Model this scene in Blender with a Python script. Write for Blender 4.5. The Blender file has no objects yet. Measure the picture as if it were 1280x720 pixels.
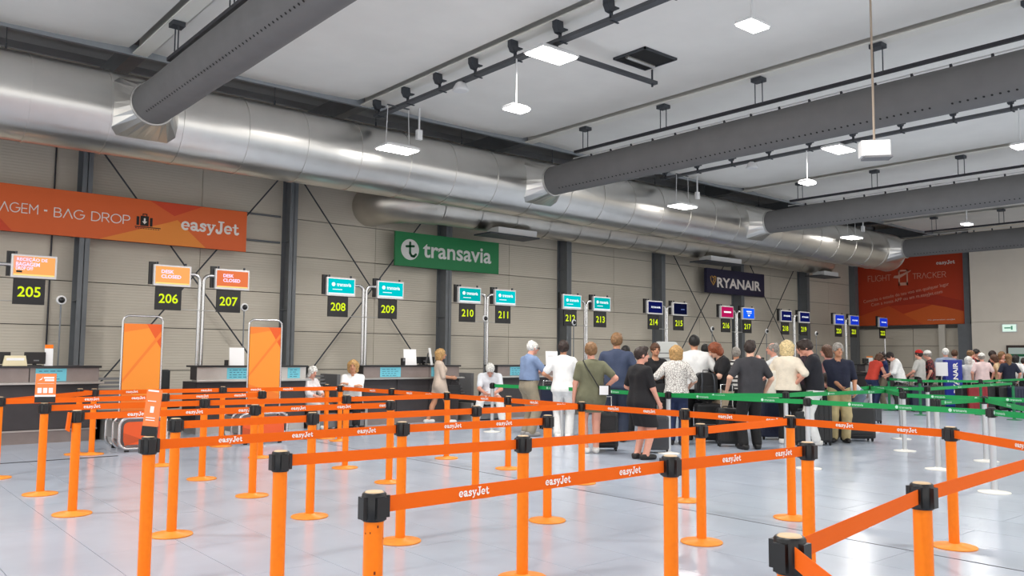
import bpy, bmesh, math, random
import numpy as np
from mathutils import Vector, Matrix
random.seed(7)
SC = bpy.context.scene
COL = SC.collection
R = math.radians

# ---------------------------------------------------------------- camera, light, exposure
CAM_H = 1.55
YAW, PITCH, ROLL, FPX = 0.699876619, 0.0801027871, 0.00844429910, 1038.7
def cam_axes():
    f = Vector((math.sin(YAW)*math.cos(PITCH), math.cos(YAW)*math.cos(PITCH), math.sin(PITCH)))
    r = Vector((math.cos(YAW), -math.sin(YAW), 0)); u = r.cross(f)
    c, s = math.cos(ROLL), math.sin(ROLL)
    return c*r + s*u, -s*r + c*u, f
CR, CU, CF = cam_axes()
CO = Vector((0, 0, CAM_H))
cd = bpy.data.cameras.new('camera'); cd.sensor_width = 36; cd.lens = FPX/1280*36; cd.clip_end = 200
cam = bpy.data.objects.new('camera', cd); COL.objects.link(cam)
cam.matrix_world = Matrix.Translation(CO) @ Matrix((CR, CU, -CF)).transposed().to_4x4()
SC.camera = cam
w = bpy.data.worlds.new('world'); SC.world = w; w.use_nodes = True
bg = w.node_tree.nodes['Background']
bg.inputs[0].default_value = (1.0, 0.985, 0.96, 1); bg.inputs[1].default_value = 1.6
SC.view_settings.view_transform = 'Standard'; SC.view_settings.look = 'None'
SC.view_settings.gamma = 1; SC.view_settings.use_curve_mapping = False
SC.view_settings.exposure = 0.12
LAMP_W = 120.0            # watts of one large hall lamp

# survey helpers: a photograph ray cut with a real plane (floor height, wall distance, ...)
def ray(x, y): return CF + CR*((x-640)/FPX) - CU*((y-360)/FPX)
def at_z(x, y, z=0.0): d = ray(x, y); return CO + d*((z-CO.z)/d.z)
def at_Y(x, y, Y): d = ray(x, y); return CO + d*(Y/d.y)
def at_X(x, y, X): d = ray(x, y); return CO + d*(X/d.x)
def at_depth(x, y, dep): return CO + ray(x, y)*dep
def px_of(p):
    q = Vector(p)-CO; z = q.dot(CF); return 640+FPX*q.dot(CR)/z, 360-FPX*q.dot(CU)/z
def depth_of(p): return (Vector(p)-CO).dot(CF)

# ---------------------------------------------------------------- materials
def lin(c):
    c = c/255.0
    return c/12.92 if c <= .04045 else ((c+.055)/1.055)**2.4
def rgb(r, g, b): return (lin(r), lin(g), lin(b), 1)
MATS = {}
def mat(name, col, rough=.6, metal=0.0, noise=0.0, nscale=8.0, bump=0.0, bscale=60.0, spec=.5):
    if name in MATS: return MATS[name]
    m = bpy.data.materials.new(name); m.use_nodes = True
    nt = m.node_tree; b = nt.nodes['Principled BSDF']
    c = rgb(*col)
    b.inputs['Base Color'].default_value = c; b.inputs['Roughness'].default_value = rough
    b.inputs['Metallic'].default_value = metal; b.inputs['Specular IOR Level'].default_value = spec
    if noise or bump:
        tc = nt.nodes.new('ShaderNodeTexCoord')
    if noise:
        n = nt.nodes.new('ShaderNodeTexNoise'); n.inputs['Scale'].default_value = nscale; n.inputs['Detail'].default_value = 5
        nt.links.new(tc.outputs['Object'], n.inputs['Vector'])
        rmp = nt.nodes.new('ShaderNodeValToRGB')
        rmp.color_ramp.elements[0].position = .3; rmp.color_ramp.elements[1].position = .7
        rmp.color_ramp.elements[0].color = (c[0]*(1-noise), c[1]*(1-noise), c[2]*(1-noise), 1)
        rmp.color_ramp.elements[1].color = tuple(min(1, v*(1+noise)) for v in c[:3])+(1,)
        nt.links.new(n.outputs['Fac'], rmp.inputs['Fac']); nt.links.new(rmp.outputs['Color'], b.inputs['Base Color'])
    if bump:
        n2 = nt.nodes.new('ShaderNodeTexNoise'); n2.inputs['Scale'].default_value = bscale; n2.inputs['Detail'].default_value = 4
        nt.links.new(tc.outputs['Object'], n2.inputs['Vector'])
        bp = nt.nodes.new('ShaderNodeBump'); bp.inputs['Strength'].default_value = bump; bp.inputs['Distance'].default_value = .02
        nt.links.new(n2.outputs['Fac'], bp.inputs['Height']); nt.links.new(bp.outputs['Normal'], b.inputs['Normal'])
    MATS[name] = m; return m
def emit(name, col, strength):
    if name in MATS: return MATS[name]
    m = bpy.data.materials.new(name); m.use_nodes = True
    nt = m.node_tree; nt.nodes.clear()
    e = nt.nodes.new('ShaderNodeEmission'); o = nt.nodes.new('ShaderNodeOutputMaterial')
    e.inputs[0].default_value = rgb(*col); e.inputs[1].default_value = strength
    nt.links.new(e.outputs[0], o.inputs[0]); MATS[name] = m; return m

M_ORANGE = mat('orange_paint', (255, 128, 10), .42, noise=.05, nscale=30, spec=.3)
M_BASE = mat('orange_base', (250, 152, 56), .45, noise=.08, nscale=12, spec=.3)
M_BELT = mat('orange_webbing', (240, 104, 22), .7, bump=.1, bscale=300, spec=.15)
M_BLACK = mat('black_plastic', (16, 16, 18), .38)
M_RUBBER = mat('black_rubber', (22, 22, 22), .8)
M_WHITE = mat('white_print', (250, 246, 240), .6)
M_GREEN = mat('green_webbing', (0, 148, 72), .6, bump=.15, bscale=300)
M_GREENP = mat('green_paint', (10, 110, 66), .5)
M_SILVER = mat('satin_post', (196, 198, 200), .38, .55)
M_WBASE = mat('white_base', (232, 230, 224), .45)
M_STEEL = mat('brushed_steel', (190, 188, 184), .35, .8, noise=.06, nscale=4)
M_TUBE = mat('tube_steel', (200, 200, 200), .25, .9)
M_DUCT = mat('duct_sheet', (214, 212, 208), .28, 1.0, noise=.05, nscale=1.5, bump=.03, bscale=2.2)
M_DUCT2 = mat('duct_sheet_dull', (204, 200, 192), .36, 1.0, noise=.06, nscale=2, bump=.03, bscale=2.2)
M_FABRIC = mat('grey_duct_fabric', (112, 111, 111), .85, noise=.05, nscale=3, bump=.3, bscale=2.2)
M_DARKSTEEL = mat('dark_steel', (62, 66, 72), .55, .2)
M_COLSTEEL = mat('column_steel', (112, 116, 120), .55, .05, noise=.06, nscale=5)
M_EDGESTEEL = mat('edge_steel', (150, 156, 162), .5, .1)
M_RAIL = mat('rail_dark', (52, 52, 58), .5, .3)
M_TRAY = mat('tray_grey', (88, 90, 94), .5, .4)
M_CEIL = mat('ceiling_membrane', (238, 236, 231), .8, noise=.03, nscale=1.2)
M_BEAMW = mat('white_beam', (238, 236, 228), .6)
M_RECESS = mat('recess_shade', (150, 150, 150), .85)  # greyed so the shade of the ceiling recess is in the base colour
M_DESKDARK = mat('desk_dark', (62, 58, 60), .5, noise=.08, nscale=6)
M_DESKTOP = mat('desk_top', (40, 40, 42), .35)
M_DESKFRONT = mat('desk_front', (138, 126, 122), .45, .1, noise=.08, nscale=5)
M_DESKSTEEL = mat('desk_front_steel', (196, 192, 188), .35, .45, noise=.05, nscale=5)
M_PAPER = mat('white_paper', (246, 246, 246), .7)
M_NOTICE = mat('blue_notice', (112, 196, 214), .7)
M_INK = mat('notice_ink', (40, 70, 100), .7)
M_GREYPL = mat('grey_plastic', (120, 120, 122), .5)
M_FRAME = mat('screen_bezel', (206, 204, 204), .35, .3)
M_BOARD = mat('number_board', (20, 19, 22), .5)
M_DIGIT = emit('lit_digits', (228, 250, 40), .95)
M_LAMP = emit('lamp_lens', (255, 253, 248), 14.0)
M_HOUSE = mat('lamp_housing', (226, 226, 226), .5)
M_NEON = mat('sign_white', (236, 228, 222), .6)

# ---------------------------------------------------------------- mesh tools
class MB:
    def __init__(s): s.v = []; s.f = []; s.sm = []
    def add(s, vs, fs, smooth=False):
        o = len(s.v); s.v += [tuple(p) for p in vs]
        for f in fs: s.f.append([i+o for i in f]); s.sm.append(smooth)
        return s
    def box(s, x0, x1, y0, y1, z0, z1, M=None):
        vs = [Vector((x, y, z)) for z in (z0, z1) for y in (y0, y1) for x in (x0, x1)]
        if M is not None: vs = [M @ v for v in vs]
        return s.add(vs, [(0,2,3,1),(4,5,7,6),(0,1,5,4),(2,6,7,3),(0,4,6,2),(1,3,7,5)])
    def tube(s, pts, r, n=10, caps=True, r1=None, smooth=True):
        pts = [Vector(p) for p in pts]; k = len(pts); vs = []
        t0 = (pts[1]-pts[0]).normalized()
        up = Vector((0,0,1)) if abs(t0.z) < .9 else Vector((1,0,0))
        a = t0.cross(up).normalized()
        for i, p in enumerate(pts):
            t = (pts[min(i+1,k-1)]-pts[max(i-1,0)]).normalized()
            a = (a - t*a.dot(t)).normalized(); b = t.cross(a)
            rr = r if r1 is None else r+(r1-r)*i/(k-1)
            for j in range(n):
                an = 2*math.pi*j/n; vs.append(p + a*(rr*math.cos(an)) + b*(rr*math.sin(an)))
        fs = [(i*n+j, i*n+(j+1)%n, (i+1)*n+(j+1)%n, (i+1)*n+j) for i in range(k-1) for j in range(n)]
        s.add(vs, fs, smooth)
        if caps:
            s.add(vs[:n], [list(range(n))[::-1]]); s.add(vs[-n:], [list(range(n))])
        return s
    def lathe(s, prof, c=(0,0,0), n=24, smooth=True):
        vs = []; k = len(prof)
        for r, z in prof:
            for j in range(n):
                an = 2*math.pi*j/n; vs.append((c[0]+r*math.cos(an), c[1]+r*math.sin(an), c[2]+z))
        fs = [(i*n+j, i*n+(j+1)%n, (i+1)*n+(j+1)%n, (i+1)*n+j) for i in range(k-1) for j in range(n)]
        s.add(vs, fs, smooth); s.add(vs[:n], [list(range(n))[::-1]]); s.add(vs[-n:], [list(range(n))])
        return s
    def prism(s, poly, fn, d0, d1):
        # poly in 2D, fn(u,v,d)->3D
        n = len(poly)
        vs = [fn(u, v, d0) for u, v in poly]+[fn(u, v, d1) for u, v in poly]
        return s.add(vs, [list(range(n))[::-1], list(range(n, 2*n))]+[(i, (i+1)%n, n+(i+1)%n, n+i) for i in range(n)])
    def ell(s, c, r, nu=12, nv=8, M=None):
        vs = []
        for i in range(nv+1):
            th = math.pi*i/nv
            for j in range(nu):
                ph = 2*math.pi*j/nu
                v = Vector((r[0]*math.sin(th)*math.cos(ph), r[1]*math.sin(th)*math.sin(ph), r[2]*math.cos(th)))
                if M is not None: v = M @ v
                vs.append(v+Vector(c))
        fs = [(i*nu+j, (i+1)*nu+j, (i+1)*nu+(j+1)%nu, i*nu+(j+1)%nu) for i in range(nv) for j in range(nu)]
        return s.add(vs, fs, True)
    def mesh(s, name, mats, bevel=0.0):
        me = bpy.data.meshes.new(name); me.from_pydata(s.v, [], s.f)
        me.polygons.foreach_set('use_smooth', s.sm)
        if bevel:
            bm = bmesh.new(); bm.from_mesh(me); bmesh.ops.remove_doubles(bm, verts=bm.verts, dist=1e-6)
            bmesh.ops.bevel(bm, geom=bm.edges[:], offset=bevel, segments=2, affect='EDGES', profile=.6, clamp_overlap=True)
            bm.to_mesh(me); bm.free()
        me.validate()
        for m in (mats if isinstance(mats, (list, tuple)) else [mats]): me.materials.append(m)
        me.update(); return me
    def build(s, name, mats, parent=None, loc=None, rotz=0, bevel=0.0):
        return link(name, s.mesh(name, mats, bevel), parent, loc, rotz)

def link(name, me, parent=None, loc=None, rotz=0):
    o = bpy.data.objects.new(name, me); COL.objects.link(o)
    if parent is not None: o.parent = parent
    if loc is not None: o.location = loc
    if rotz: o.rotation_euler = (0, 0, rotz)
    return o
def thing(name, label, cat, loc=(0,0,0), rotz=0, group=None):
    o = bpy.data.objects.new(name, None); COL.objects.link(o)
    o.empty_display_size = .1
    o.location = loc; o.rotation_euler = (0, 0, rotz); return tag(o, label, cat, group)
def tag(o, label, cat, group=None):
    o['label'] = label; o['category'] = cat
    if group: o['group'] = group
    return o
def struct(o): o['kind'] = 'structure'; return o
def stuff(o): o['kind'] = 'stuff'; return o
KIDS = {}
def kids(o): return [c for c in o.children]
def dup(root, loc=None, rotz=None, label=None):
    r = root.copy(); COL.objects.link(r)
    if loc is not None: r.location = loc
    if rotz is not None: r.rotation_euler = (0, 0, rotz)
    if label: r['label'] = label
    for ch in kids(root):
        c = ch.copy(); COL.objects.link(c); c.parent = r
        for g in kids(ch):
            d = g.copy(); COL.objects.link(d); d.parent = c
    return r

# flat lettering -------------------------------------------------------------
TXT = {}
def txt2d(s, bold=0.0):
    key = (s, bold)
    if key not in TXT:
        cu = bpy.data.curves.new('lettering', 'FONT'); cu.body = s; cu.size = 1; cu.offset = bold; cu.resolution_u = 3
        o = bpy.data.objects.new('lettering', cu)
        me = bpy.data.meshes.new_from_object(o)
        vs = [(v.co.x, v.co.y) for v in me.vertices]; fs = [list(p.vertices) for p in me.polygons]
        bpy.data.objects.remove(o); bpy.data.curves.remove(cu); bpy.data.meshes.remove(me)
        TXT[key] = (vs, fs)
    return TXT[key]
def bounds(vs):
    xs = [v[0] for v in vs]; ys = [v[1] for v in vs]; return min(xs), max(xs), min(ys), max(ys)
# rounded slab letters drawn as fat strokes: each stroke = (width, points)
def arc(cx, cy, rx, ry, a0, a1, n=9):
    return [(cx+rx*math.cos(R(a0+(a1-a0)*i/n)), cy+ry*math.sin(R(a0+(a1-a0)*i/n))) for i in range(n+1)]
SLAB = {
 'e': (1.02, [(.15, [(.16,.50),(.90,.50)]), (.25, arc(.5,.5,.37,.41,0,305,14))]),
 'a': (1.04, [(.26, arc(.42,.74,.28,.16,170,10,6)+[(.72,.6),(.72,.16),(.86,.08),(.98,.10)]), (.26, arc(.42,.29,.27,.19,20,340,12))]),
 's': (.86, [(.25, [(.72,.74),(.62,.87),(.40,.90),(.20,.80),(.20,.64),(.42,.53),(.62,.44),(.66,.26),(.52,.11),(.28,.10),(.13,.24)])]),
 'y': (1.04, [(.27, [(.18,.88),(.50,.12)]), (.20, [(.86,.88),(.50,.06),(.36,-.24),(.16,-.28)]), (.15, [(.02,.9),(.40,.9)]), (.15, [(.66,.9),(1.0,.9)])]),
 'J': (.98, [(.30, [(.66,1.30),(.66,.34),(.54,.06),(.30,.03),(.14,.18),(.15,.34)]), (.17, [(.36,1.36),(.94,1.36)])]),
 't': (.74, [(.27, [(.34,1.16),(.34,.30),(.42,.10),(.58,.08),(.70,.18)]), (.16, [(.06,.86),(.68,.86)])]),
}
def slab2d(word):
    vs = []; fs = []; x = 0
    for ch in word:
        adv, strokes = SLAB[ch]
        for wd, pts in strokes:
            h = wd/2
            for i, (a, b) in enumerate(zip(pts, pts[1:])):
                dx, dy = b[0]-a[0], b[1]-a[1]; L = math.hypot(dx, dy) or 1
                nx, ny = -dy/L*h, dx/L*h; o = len(vs)
                vs += [(x+a[0]-nx, a[1]-ny), (x+b[0]-nx, b[1]-ny), (x+b[0]+nx, b[1]+ny), (x+a[0]+nx, a[1]+ny)]
                fs.append([o, o+1, o+2, o+3])
            for p in pts:
                o = len(vs); vs += [(x+p[0]+h*math.cos(R(45*k)), p[1]+h*math.sin(R(45*k))) for k in range(8)]
                fs.append(list(range(o, o+8)))
        x += adv
    return vs, fs
EASY = slab2d('easyJet')
THIN = {'B': (.86, [arc(.1,.5,0,.5,90,270,1)+[(.1,0),(.45,0)]+arc(.45,.27,.27,.27,-90,90,8)+[(.1,.54),(.42,.54)]+arc(.42,.77,.23,.23,-90,90,8)+[(.1,1)]]),
 'V': (.95, [[(.05,0),(.45,1),(.85,0)]]), 'G': (1.06, [arc(.52,.5,.47,.5,50,360,18)+[(.62,.5)]]), 'E': (.78, [[(.66,1),(.12,1),(.12,0),(.66,0)], [(.12,.5),(.6,.5)]]),
 'M': (1.06, [[(.1,0),(.1,1),(.5,.42),(.9,1),(.9,0)]]), 'D': (.98, [[(.1,0),(.1,1),(.4,1)]+arc(.4,.5,.48,.5,90,-90,12)+[(.1,0)]]), 'R': (.88, [[(.1,0),(.1,1),(.45,1)]+arc(.45,.74,.27,.26,90,-90,8)+[(.1,.48)], [(.42,.48),(.75,0)]]),
 'O': (1.12, [arc(.54,.5,.48,.5,0,360,22)]), 'P': (.84, [[(.1,0),(.1,1),(.45,1)]+arc(.45,.72,.28,.28,90,-90,8)+[(.1,.44)]]), 'A': (.95, [[(.05,0),(.45,1),(.85,0)]]), ' ': (.5, []), '.': (.5, [[(.2,.48),(.26,.48)]]),
 'F': (.72, [[(.12,0),(.12,1),(.64,1)], [(.12,.52),(.56,.52)]]), 'L': (.68, [[(.12,1),(.12,0),(.6,0)]]), 'I': (.3, [[(.14,0),(.14,1)]]), 'H': (.92, [[(.12,0),(.12,1)], [(.78,0),(.78,1)], [(.12,.5),(.78,.5)]]), 'T': (.78, [[(.03,1),(.73,1)], [(.38,1),(.38,0)]]),
 'C': (1.0, [arc(.52,.5,.47,.5,50,310,16)]), 'K': (.84, [[(.12,0),(.12,1)], [(.72,1),(.14,.46)], [(.3,.6),(.76,0)]])}
def thin2d(word, wd=.10):
    vs = []; fs = []; x = 0
    for ch in word:
        adv, strokes = THIN[ch]
        for pts in strokes:
            for a, b in zip(pts, pts[1:]):
                dx, dy = b[0]-a[0], b[1]-a[1]; L = math.hypot(dx, dy)
                if L < 1e-6: continue
                ex, ey = dx/L*wd*.35, dy/L*wd*.35; nx, ny = -dy/L*wd/2, dx/L*wd/2; o = len(vs)
                vs += [(x+a[0]-nx-ex, a[1]-ny-ey), (x+b[0]-nx+ex, b[1]-ny+ey), (x+b[0]+nx+ex, b[1]+ny+ey), (x+a[0]+nx-ex, a[1]+ny-ey)]; fs.append([o, o+1, o+2, o+3])
        x += adv
    return vs, fs
def put2d(mb, vf, o, ux, uy, height=None, width=None, anchor=(0, 0)):
    vs, fs = vf; x0, x1, y0, y1 = bounds(vs)
    sx = sy = 1
    if height: sy = height/(y1-y0); sx = sy
    if width: sx = width/(x1-x0); sy = sy if height else sx
    ax = x0+(x1-x0)*anchor[0]; ay = y0+(y1-y0)*anchor[1]
    o = Vector(o); ux = Vector(ux); uy = Vector(uy)
    n = ux.cross(uy).normalized()
    # every letter piece lies a hair further out than the last, so none share a plane
    for k, f in enumerate(fs):
        mb.add([o+ux*((vs[i][0]-ax)*sx)+uy*((vs[i][1]-ay)*sy)+n*(k*2e-5) for i in f], [list(range(len(f)))])
    return mb
def words(s, o, ux, uy, height=None, width=None, anchor=(0, 0), bold=0.0, mb=None):
    return put2d(mb or MB(), txt2d(s, bold), o, ux, uy, height, width, anchor)
UX, UZ, UY = Vector((1,0,0)), Vector((0,0,1)), Vector((0,1,0))
# ================================================================= THE SHELL
XW0, XW1, YW = -6.0, 37.5, 19.5
COLX = [4.29, 8.97, 13.70, 18.42, 23.08, 27.88, 32.70, 37.2]
ZC = 6.92
# floor: long vinyl sheets laid away from the camera, hairline welded joints
mf = mat('floor_vinyl', (180, 189, 203), .22, noise=.07, nscale=1.1, bump=.04, bscale=3)
mj = mat('floor_joint', (120, 126, 134), .6)
fl = struct(MB().box(-16, 39, -12, 20.4, -.3, -.012).build('floor', mj))
g = .0022; J0 = 1.77-.64*5
for i in range(24):                                  # the sheets one can tell apart, 0.64 m wide
    xa = J0+.64*i
    for k in range(7):
        ya = .6+2.56*k-(1.28 if i % 2 else 0)
        MB().box(xa+g, xa+.64-g, ya+g, min(ya+2.56, 16.5)-g, -.012, 0).build('floor_sheet', mf, fl)
xe = J0+.64*24
for x0, x1, y0, y1 in ((-16, J0, -12, 20.4), (xe, 39, -12, 20.4), (J0, xe, -12, -.7), (J0, xe, 16.5, 20.4)):
    MB().box(x0+g, x1-g, y0+g, y1-g, -.012, 0).build('floor_sheet', mf, fl)
for i in range(24):
    ya = .6-(1.28 if i % 2 else 0)
    if ya > -.6: MB().box(J0+.64*i+g, J0+.64*(i+1)-g, -.7+g, ya-g, -.012, 0).build('floor_sheet', mf, fl)
    elif ya < -.6: pass
tag(MB().box(6.884, 6.898, -2, 14.5, .0, .002).build('expansion_strip', M_DARKSTEEL), 'dark hairline floor strip running from the lower right towards the olive dress', 'floor strip')
# a metal expansion strip lies across the floor at the left
tag(MB().box(-4.5, 3.6, 13.32, 13.37, 0, .006).build('expansion_strip', M_DARKSTEEL), 'thin dark metal strip let into the floor before the left counter', 'floor strip')

# rear wall: ribbed steel panels between columns
mw = bpy.data.materials.new('ribbed_wall'); mw.use_nodes = True
nt = mw.node_tree; b = nt.nodes['Principled BSDF']
b.inputs['Base Color'].default_value = rgb(190, 182, 169); b.inputs['Roughness'].default_value = .55
tc = nt.nodes.new('ShaderNodeTexCoord'); wv = nt.nodes.new('ShaderNodeTexWave'); wv.bands_direction = 'Z'; wv.inputs['Scale'].default_value = 5.2
bp = nt.nodes.new('ShaderNodeBump'); bp.inputs['Strength'].default_value = .25; bp.inputs['Distance'].default_value = .012
nt.links.new(tc.outputs['Object'], wv.inputs['Vector']); nt.links.new(wv.outputs['Fac'], bp.inputs['Height']); nt.links.new(bp.outputs['Normal'], b.inputs['Normal'])
nz = nt.nodes.new('ShaderNodeTexNoise'); nz.inputs['Scale'].default_value = .8
rp = nt.nodes.new('ShaderNodeValToRGB'); rp.color_ramp.elements[0].color = rgb(198, 190, 175); rp.color_ramp.elements[1].color = rgb(210, 202, 187)
nt.links.new(tc.outputs['Object'], nz.inputs['Vector']); nt.links.new(nz.outputs['Fac'], rp.inputs['Fac']); nt.links.new(rp.outputs['Color'], b.inputs['Base Color'])
M_WALL = mw
M_SEAM = mat('wall_seam', (84, 80, 76), .8)
wb = struct(MB().box(XW0, XW1+1.5, YW+.06, YW+.35, 0, 8.2).build('wall_back', M_SEAM))
edges = [XW0, -.4]
for a, bx in zip([-.4]+COLX, COLX+[None]):
    if bx is None: break
    edges += [a+(bx-a)*.55 if a > 0 else 2.0, bx]
zs = [0, .17, 1.13, 2.09, 3.03, 3.98, 4.93, 5.88, 6.84, 8.2]
for xa, xb in zip(edges, edges[1:]):
    for za, zb in zip(zs, zs[1:]):
        MB().box(xa+.006, xb-.006, YW, YW+.06, za+.009, zb-.009).build('wall_panel', M_WALL, wb)
# steel columns in front of the wall (I sections, web seen from the left)
def column(x, y=YW, z1=7.4):
    m = MB(); d = .46
    m.box(x-.1, x+.1, y-d, y-d+.02, 0, z1).box(x-.1, x+.1, y-.02, y, 0, z1).box(x-.008, x+.008, y-d, y, 0, z1)
    for z in (2.6, 4.3): m.box(x-.095, x+.095, y-d+.02, y-.02, z, z+.015)
    return m
for x in COLX[:-1]: column(x).build('steel_column', M_COLSTEEL, wb)
MB().box(37.05, 37.35, YW-.3, YW, 0, 7.4).build('steel_column', M_COLSTEEL, wb)
def brace(a, b2, x):
    m = MB(); m.tube([a, b2], .018, 6); return m.build('brace_rod', M_DARKSTEEL, wb)
yb = YW-.24
for xa, xb in ((COLX[0], COLX[1]), (COLX[1], COLX[2]), (COLX[4], COLX[5]), (COLX[5], COLX[6])):
    brace((xa+.05, yb, 6.2), (xb-.05, yb, .35), 0); brace((xa+.05, yb-.04, .35), (xb-.05, yb-.04, 6.2), 0)
MB().tube([(4.5, YW-.06, 4.28), (8.8, YW-.06, 4.28)], .025, 8).tube([(4.5, YW-.06, 4.93), (8.8, YW-.06, 4.93)], .025, 8).build('conduit', M_COLSTEEL, wb)
MB().tube([(3.75, YW-.05, .2), (3.75, YW-.05, 6.5)], .018, 6).build('cable', M_RAIL, wb)

# end wall with the billboard, and the pale boxed wall to its right
mew = mat('end_wall', (190, 182, 168), .7, noise=.03, nscale=2)
wr = struct(MB().box(XW1+.06, XW1+.4, 3, YW+.3, 0, 8.2).build('wall_right', M_SEAM))
for ya, ybb in ((14.15, 16.8), (16.81, 19.49)):
    for za, zb in ((0, 1.13), (1.13, 2.09), (2.09, 3.03), (3.03, 8.2)):
        MB().box(XW1, XW1+.06, ya+.006, ybb-.006, za+.008, zb-.008).build('wall_panel', M_WALL, wr)
mpw = mat('pale_wall', (234, 225, 211), .75, noise=.02, nscale=2)
for za, zb in ((0, 3.05), (3.06, 8.2)):
    MB().box(36.9, 37.5, -12, 14.12, za, zb).build('wall_panel', mpw, wr)
MB().box(37.1, 37.45, 14.2, 14.75, 0, 3.0).build('steel_column', M_COLSTEEL, wr)
MB().box(37.25, 37.35, 15.35, 15.6, 0, 3.0).build('white_pipe', mat('pipe_cream', (214, 208, 196), .6), wr)
MB().box(37.2, 37.5, 14.28, 14.5, 3.0, 7.5).build('steel_column', M_COLSTEEL, wr)
# the wall behind the camera's left is open glazing; the hall's daylight comes from the world

# ceiling: sagging membranes between white beams
ce = struct(MB().box(-16, 39, -12, 20, 7.85, 7.95).build('ceiling', M_RECESS))
bays = [-12.3, -5.1, -.42]+COLX+[40]
YE = 15.66
for xa, xb in zip(bays, bays[1:]):
    m = MB(); nx = 12; ys = [-12, -6, 0, 5, 9, 12, 14, 15.2, YE]
    for j, y in enumerate(ys):
        for i in range(nx+1):
            t = i/nx; sag = .06*4*t*(1-t)*(1.0 if y > 14 else .75)
            m.v.append((xa+.2+(xb-xa-.4)*t, y, 6.99-sag+(0.03 if j == len(ys)-1 else 0)))
    for j in range(len(ys)-1):
        for i in range(nx):
            a = j*(nx+1)+i; m.f.append([a, a+nx+1, a+nx+2, a+1]); m.sm.append(True)
    k = len(m.v); m.v += [(v[0], v[1], v[2]+.04) for v in m.v]
    m.f += [[q+k for q in f[::-1]] for f in m.f]; m.sm += [True]*len(m.f[len(m.sm):])
    m.build('ceiling_membrane', M_CEIL, ce)
for x in bays[1:-1]:
    mm = MB().box(x-.13, x+.13, -12, YE, ZC, ZC+.025).box(x-.02, x+.02, -12, YE, ZC+.025, ZC+.5)
    mm.build('roof_beam', M_BEAMW, ce)
    MB().box(x-.13, x+.13, YE, YW, ZC, ZC+.025).box(x-.02, x+.02, YE, YW, ZC+.025, ZC+.5).build('beam_end', M_COLSTEEL, ce)
MB().box(-16, 37.5, YE, YE+.03, 6.90, 7.10).box(-16, 37.5, YE+.03, YE+.09, 6.90, 6.915).build('edge_beam', M_EDGESTEEL, ce)
for y in (17.0, 18.4):
    MB().box(-16, 37.5, y, y+.08, 7.45, 7.6).build('purlin', M_RECESS, ce)
# trims: low skirting at the rear wall
struct(MB().box(XW0, XW1, YW-.03, YW, 0, .16).build('baseboard_back', M_DARKSTEEL))

# ================================================================= AIR DUCTS
DY, DZ, DR = 15.85, 5.81, .745
XEND = 33.3
dk = thing('metal_air_duct', 'large round silver metal duct running the length of the rear wall', 'duct', (0, DY, DZ))
cuts = [-6+1.22*i for i in range(33)]
cuts = [c for c in cuts if c < XEND-.4]+[XEND]
meshes = {}
for a, b2 in zip(cuts, cuts[1:]):
    L = round(b2-a, 3)
    if L not in meshes:
        m = MB(); n = 40
        prof = [(0, DR), (L-.03, DR), (L-.03, DR), (L-.03, DR+.014), (L-.03, DR+.014), (L, DR+.014), (L, DR+.014), (L, DR)]
        for px_, rr in prof:
            for j in range(n):
                an = 2*math.pi*j/n; m.v.append((px_, rr*math.cos(an), rr*math.sin(an)))
        for i in range(0, len(prof)-1, 2):
            for j in range(n):
                m.f.append([i*n+j, i*n+(j+1)%n, (i+1)*n+(j+1)%n, (i+1)*n+j]); m.sm.append(True)
        meshes[L] = m.mesh('duct_section', M_DUCT)
    o = link('duct_section', meshes[L], dk, (a, 0, 0))
m = MB(); vs = [(XEND, DR*math.cos(2*math.pi*j/40), DR*math.sin(2*math.pi*j/40)) for j in range(40)]
m.add(vs, [list(range(40))]); m.build('end_cap', M_DUCT2, dk)
# hanger rods with dark turnbuckles
for x in [2.2+2.35*i for i in range(13)]:
    if min(abs(x-c) for c in (4.29, 13.7, 23.08, 32.6)) < .5: x += .6
    MB().tube([(x, -.16, .70), (x, -.16, 1.26)], .007, 6).tube([(x, -.16, .70), (x, -.16, .82)], .018, 6).build('hanger_rod', M_DARKSTEEL, dk)
# second, smaller duct below and behind, with an elbow from the wall
sd = thing('metal_air_duct', 'smaller silver metal duct tucked below and behind the large one', 'duct', (0, 18.0, 5.48))
def ringtube(m, path, r, n=28):
    m.tube(path, r, n, caps=False); return m
pth = [(11.35+1.15*(1-math.cos(R(a)))*1.0, 1.15-1.15*math.sin(R(a)), 0) for a in range(0, 91, 9)]
ringtube(MB(), [(11.35, 1.5, 0)]+pth, .52).build('elbow', M_DUCT2, sd)
cx = 12.5
while cx < 32.0:
    nx_ = min(cx+1.25, 32.2)
    ringtube(MB(), [(cx, 0, 0), (nx_-.03, 0, 0)], .5).tube([(nx_-.03, 0, 0), (nx_, 0, 0)], .512, 28, caps=False).build('duct_section', M_DUCT2, sd); cx = nx_
for x0, x1 in ((14.2, 15.6), (23.7, 25.5), (31.2, 32.3)):
    o = MB().box(x0, x1, -.55, -.05, -.62, -.44).build('air_outlet', M_HOUSE, sd)
    MB().box(x0-.35, x1+.05, -.62, .1, -.66, -.62).build('outlet_grille', M_DARKSTEEL, o)
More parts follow.
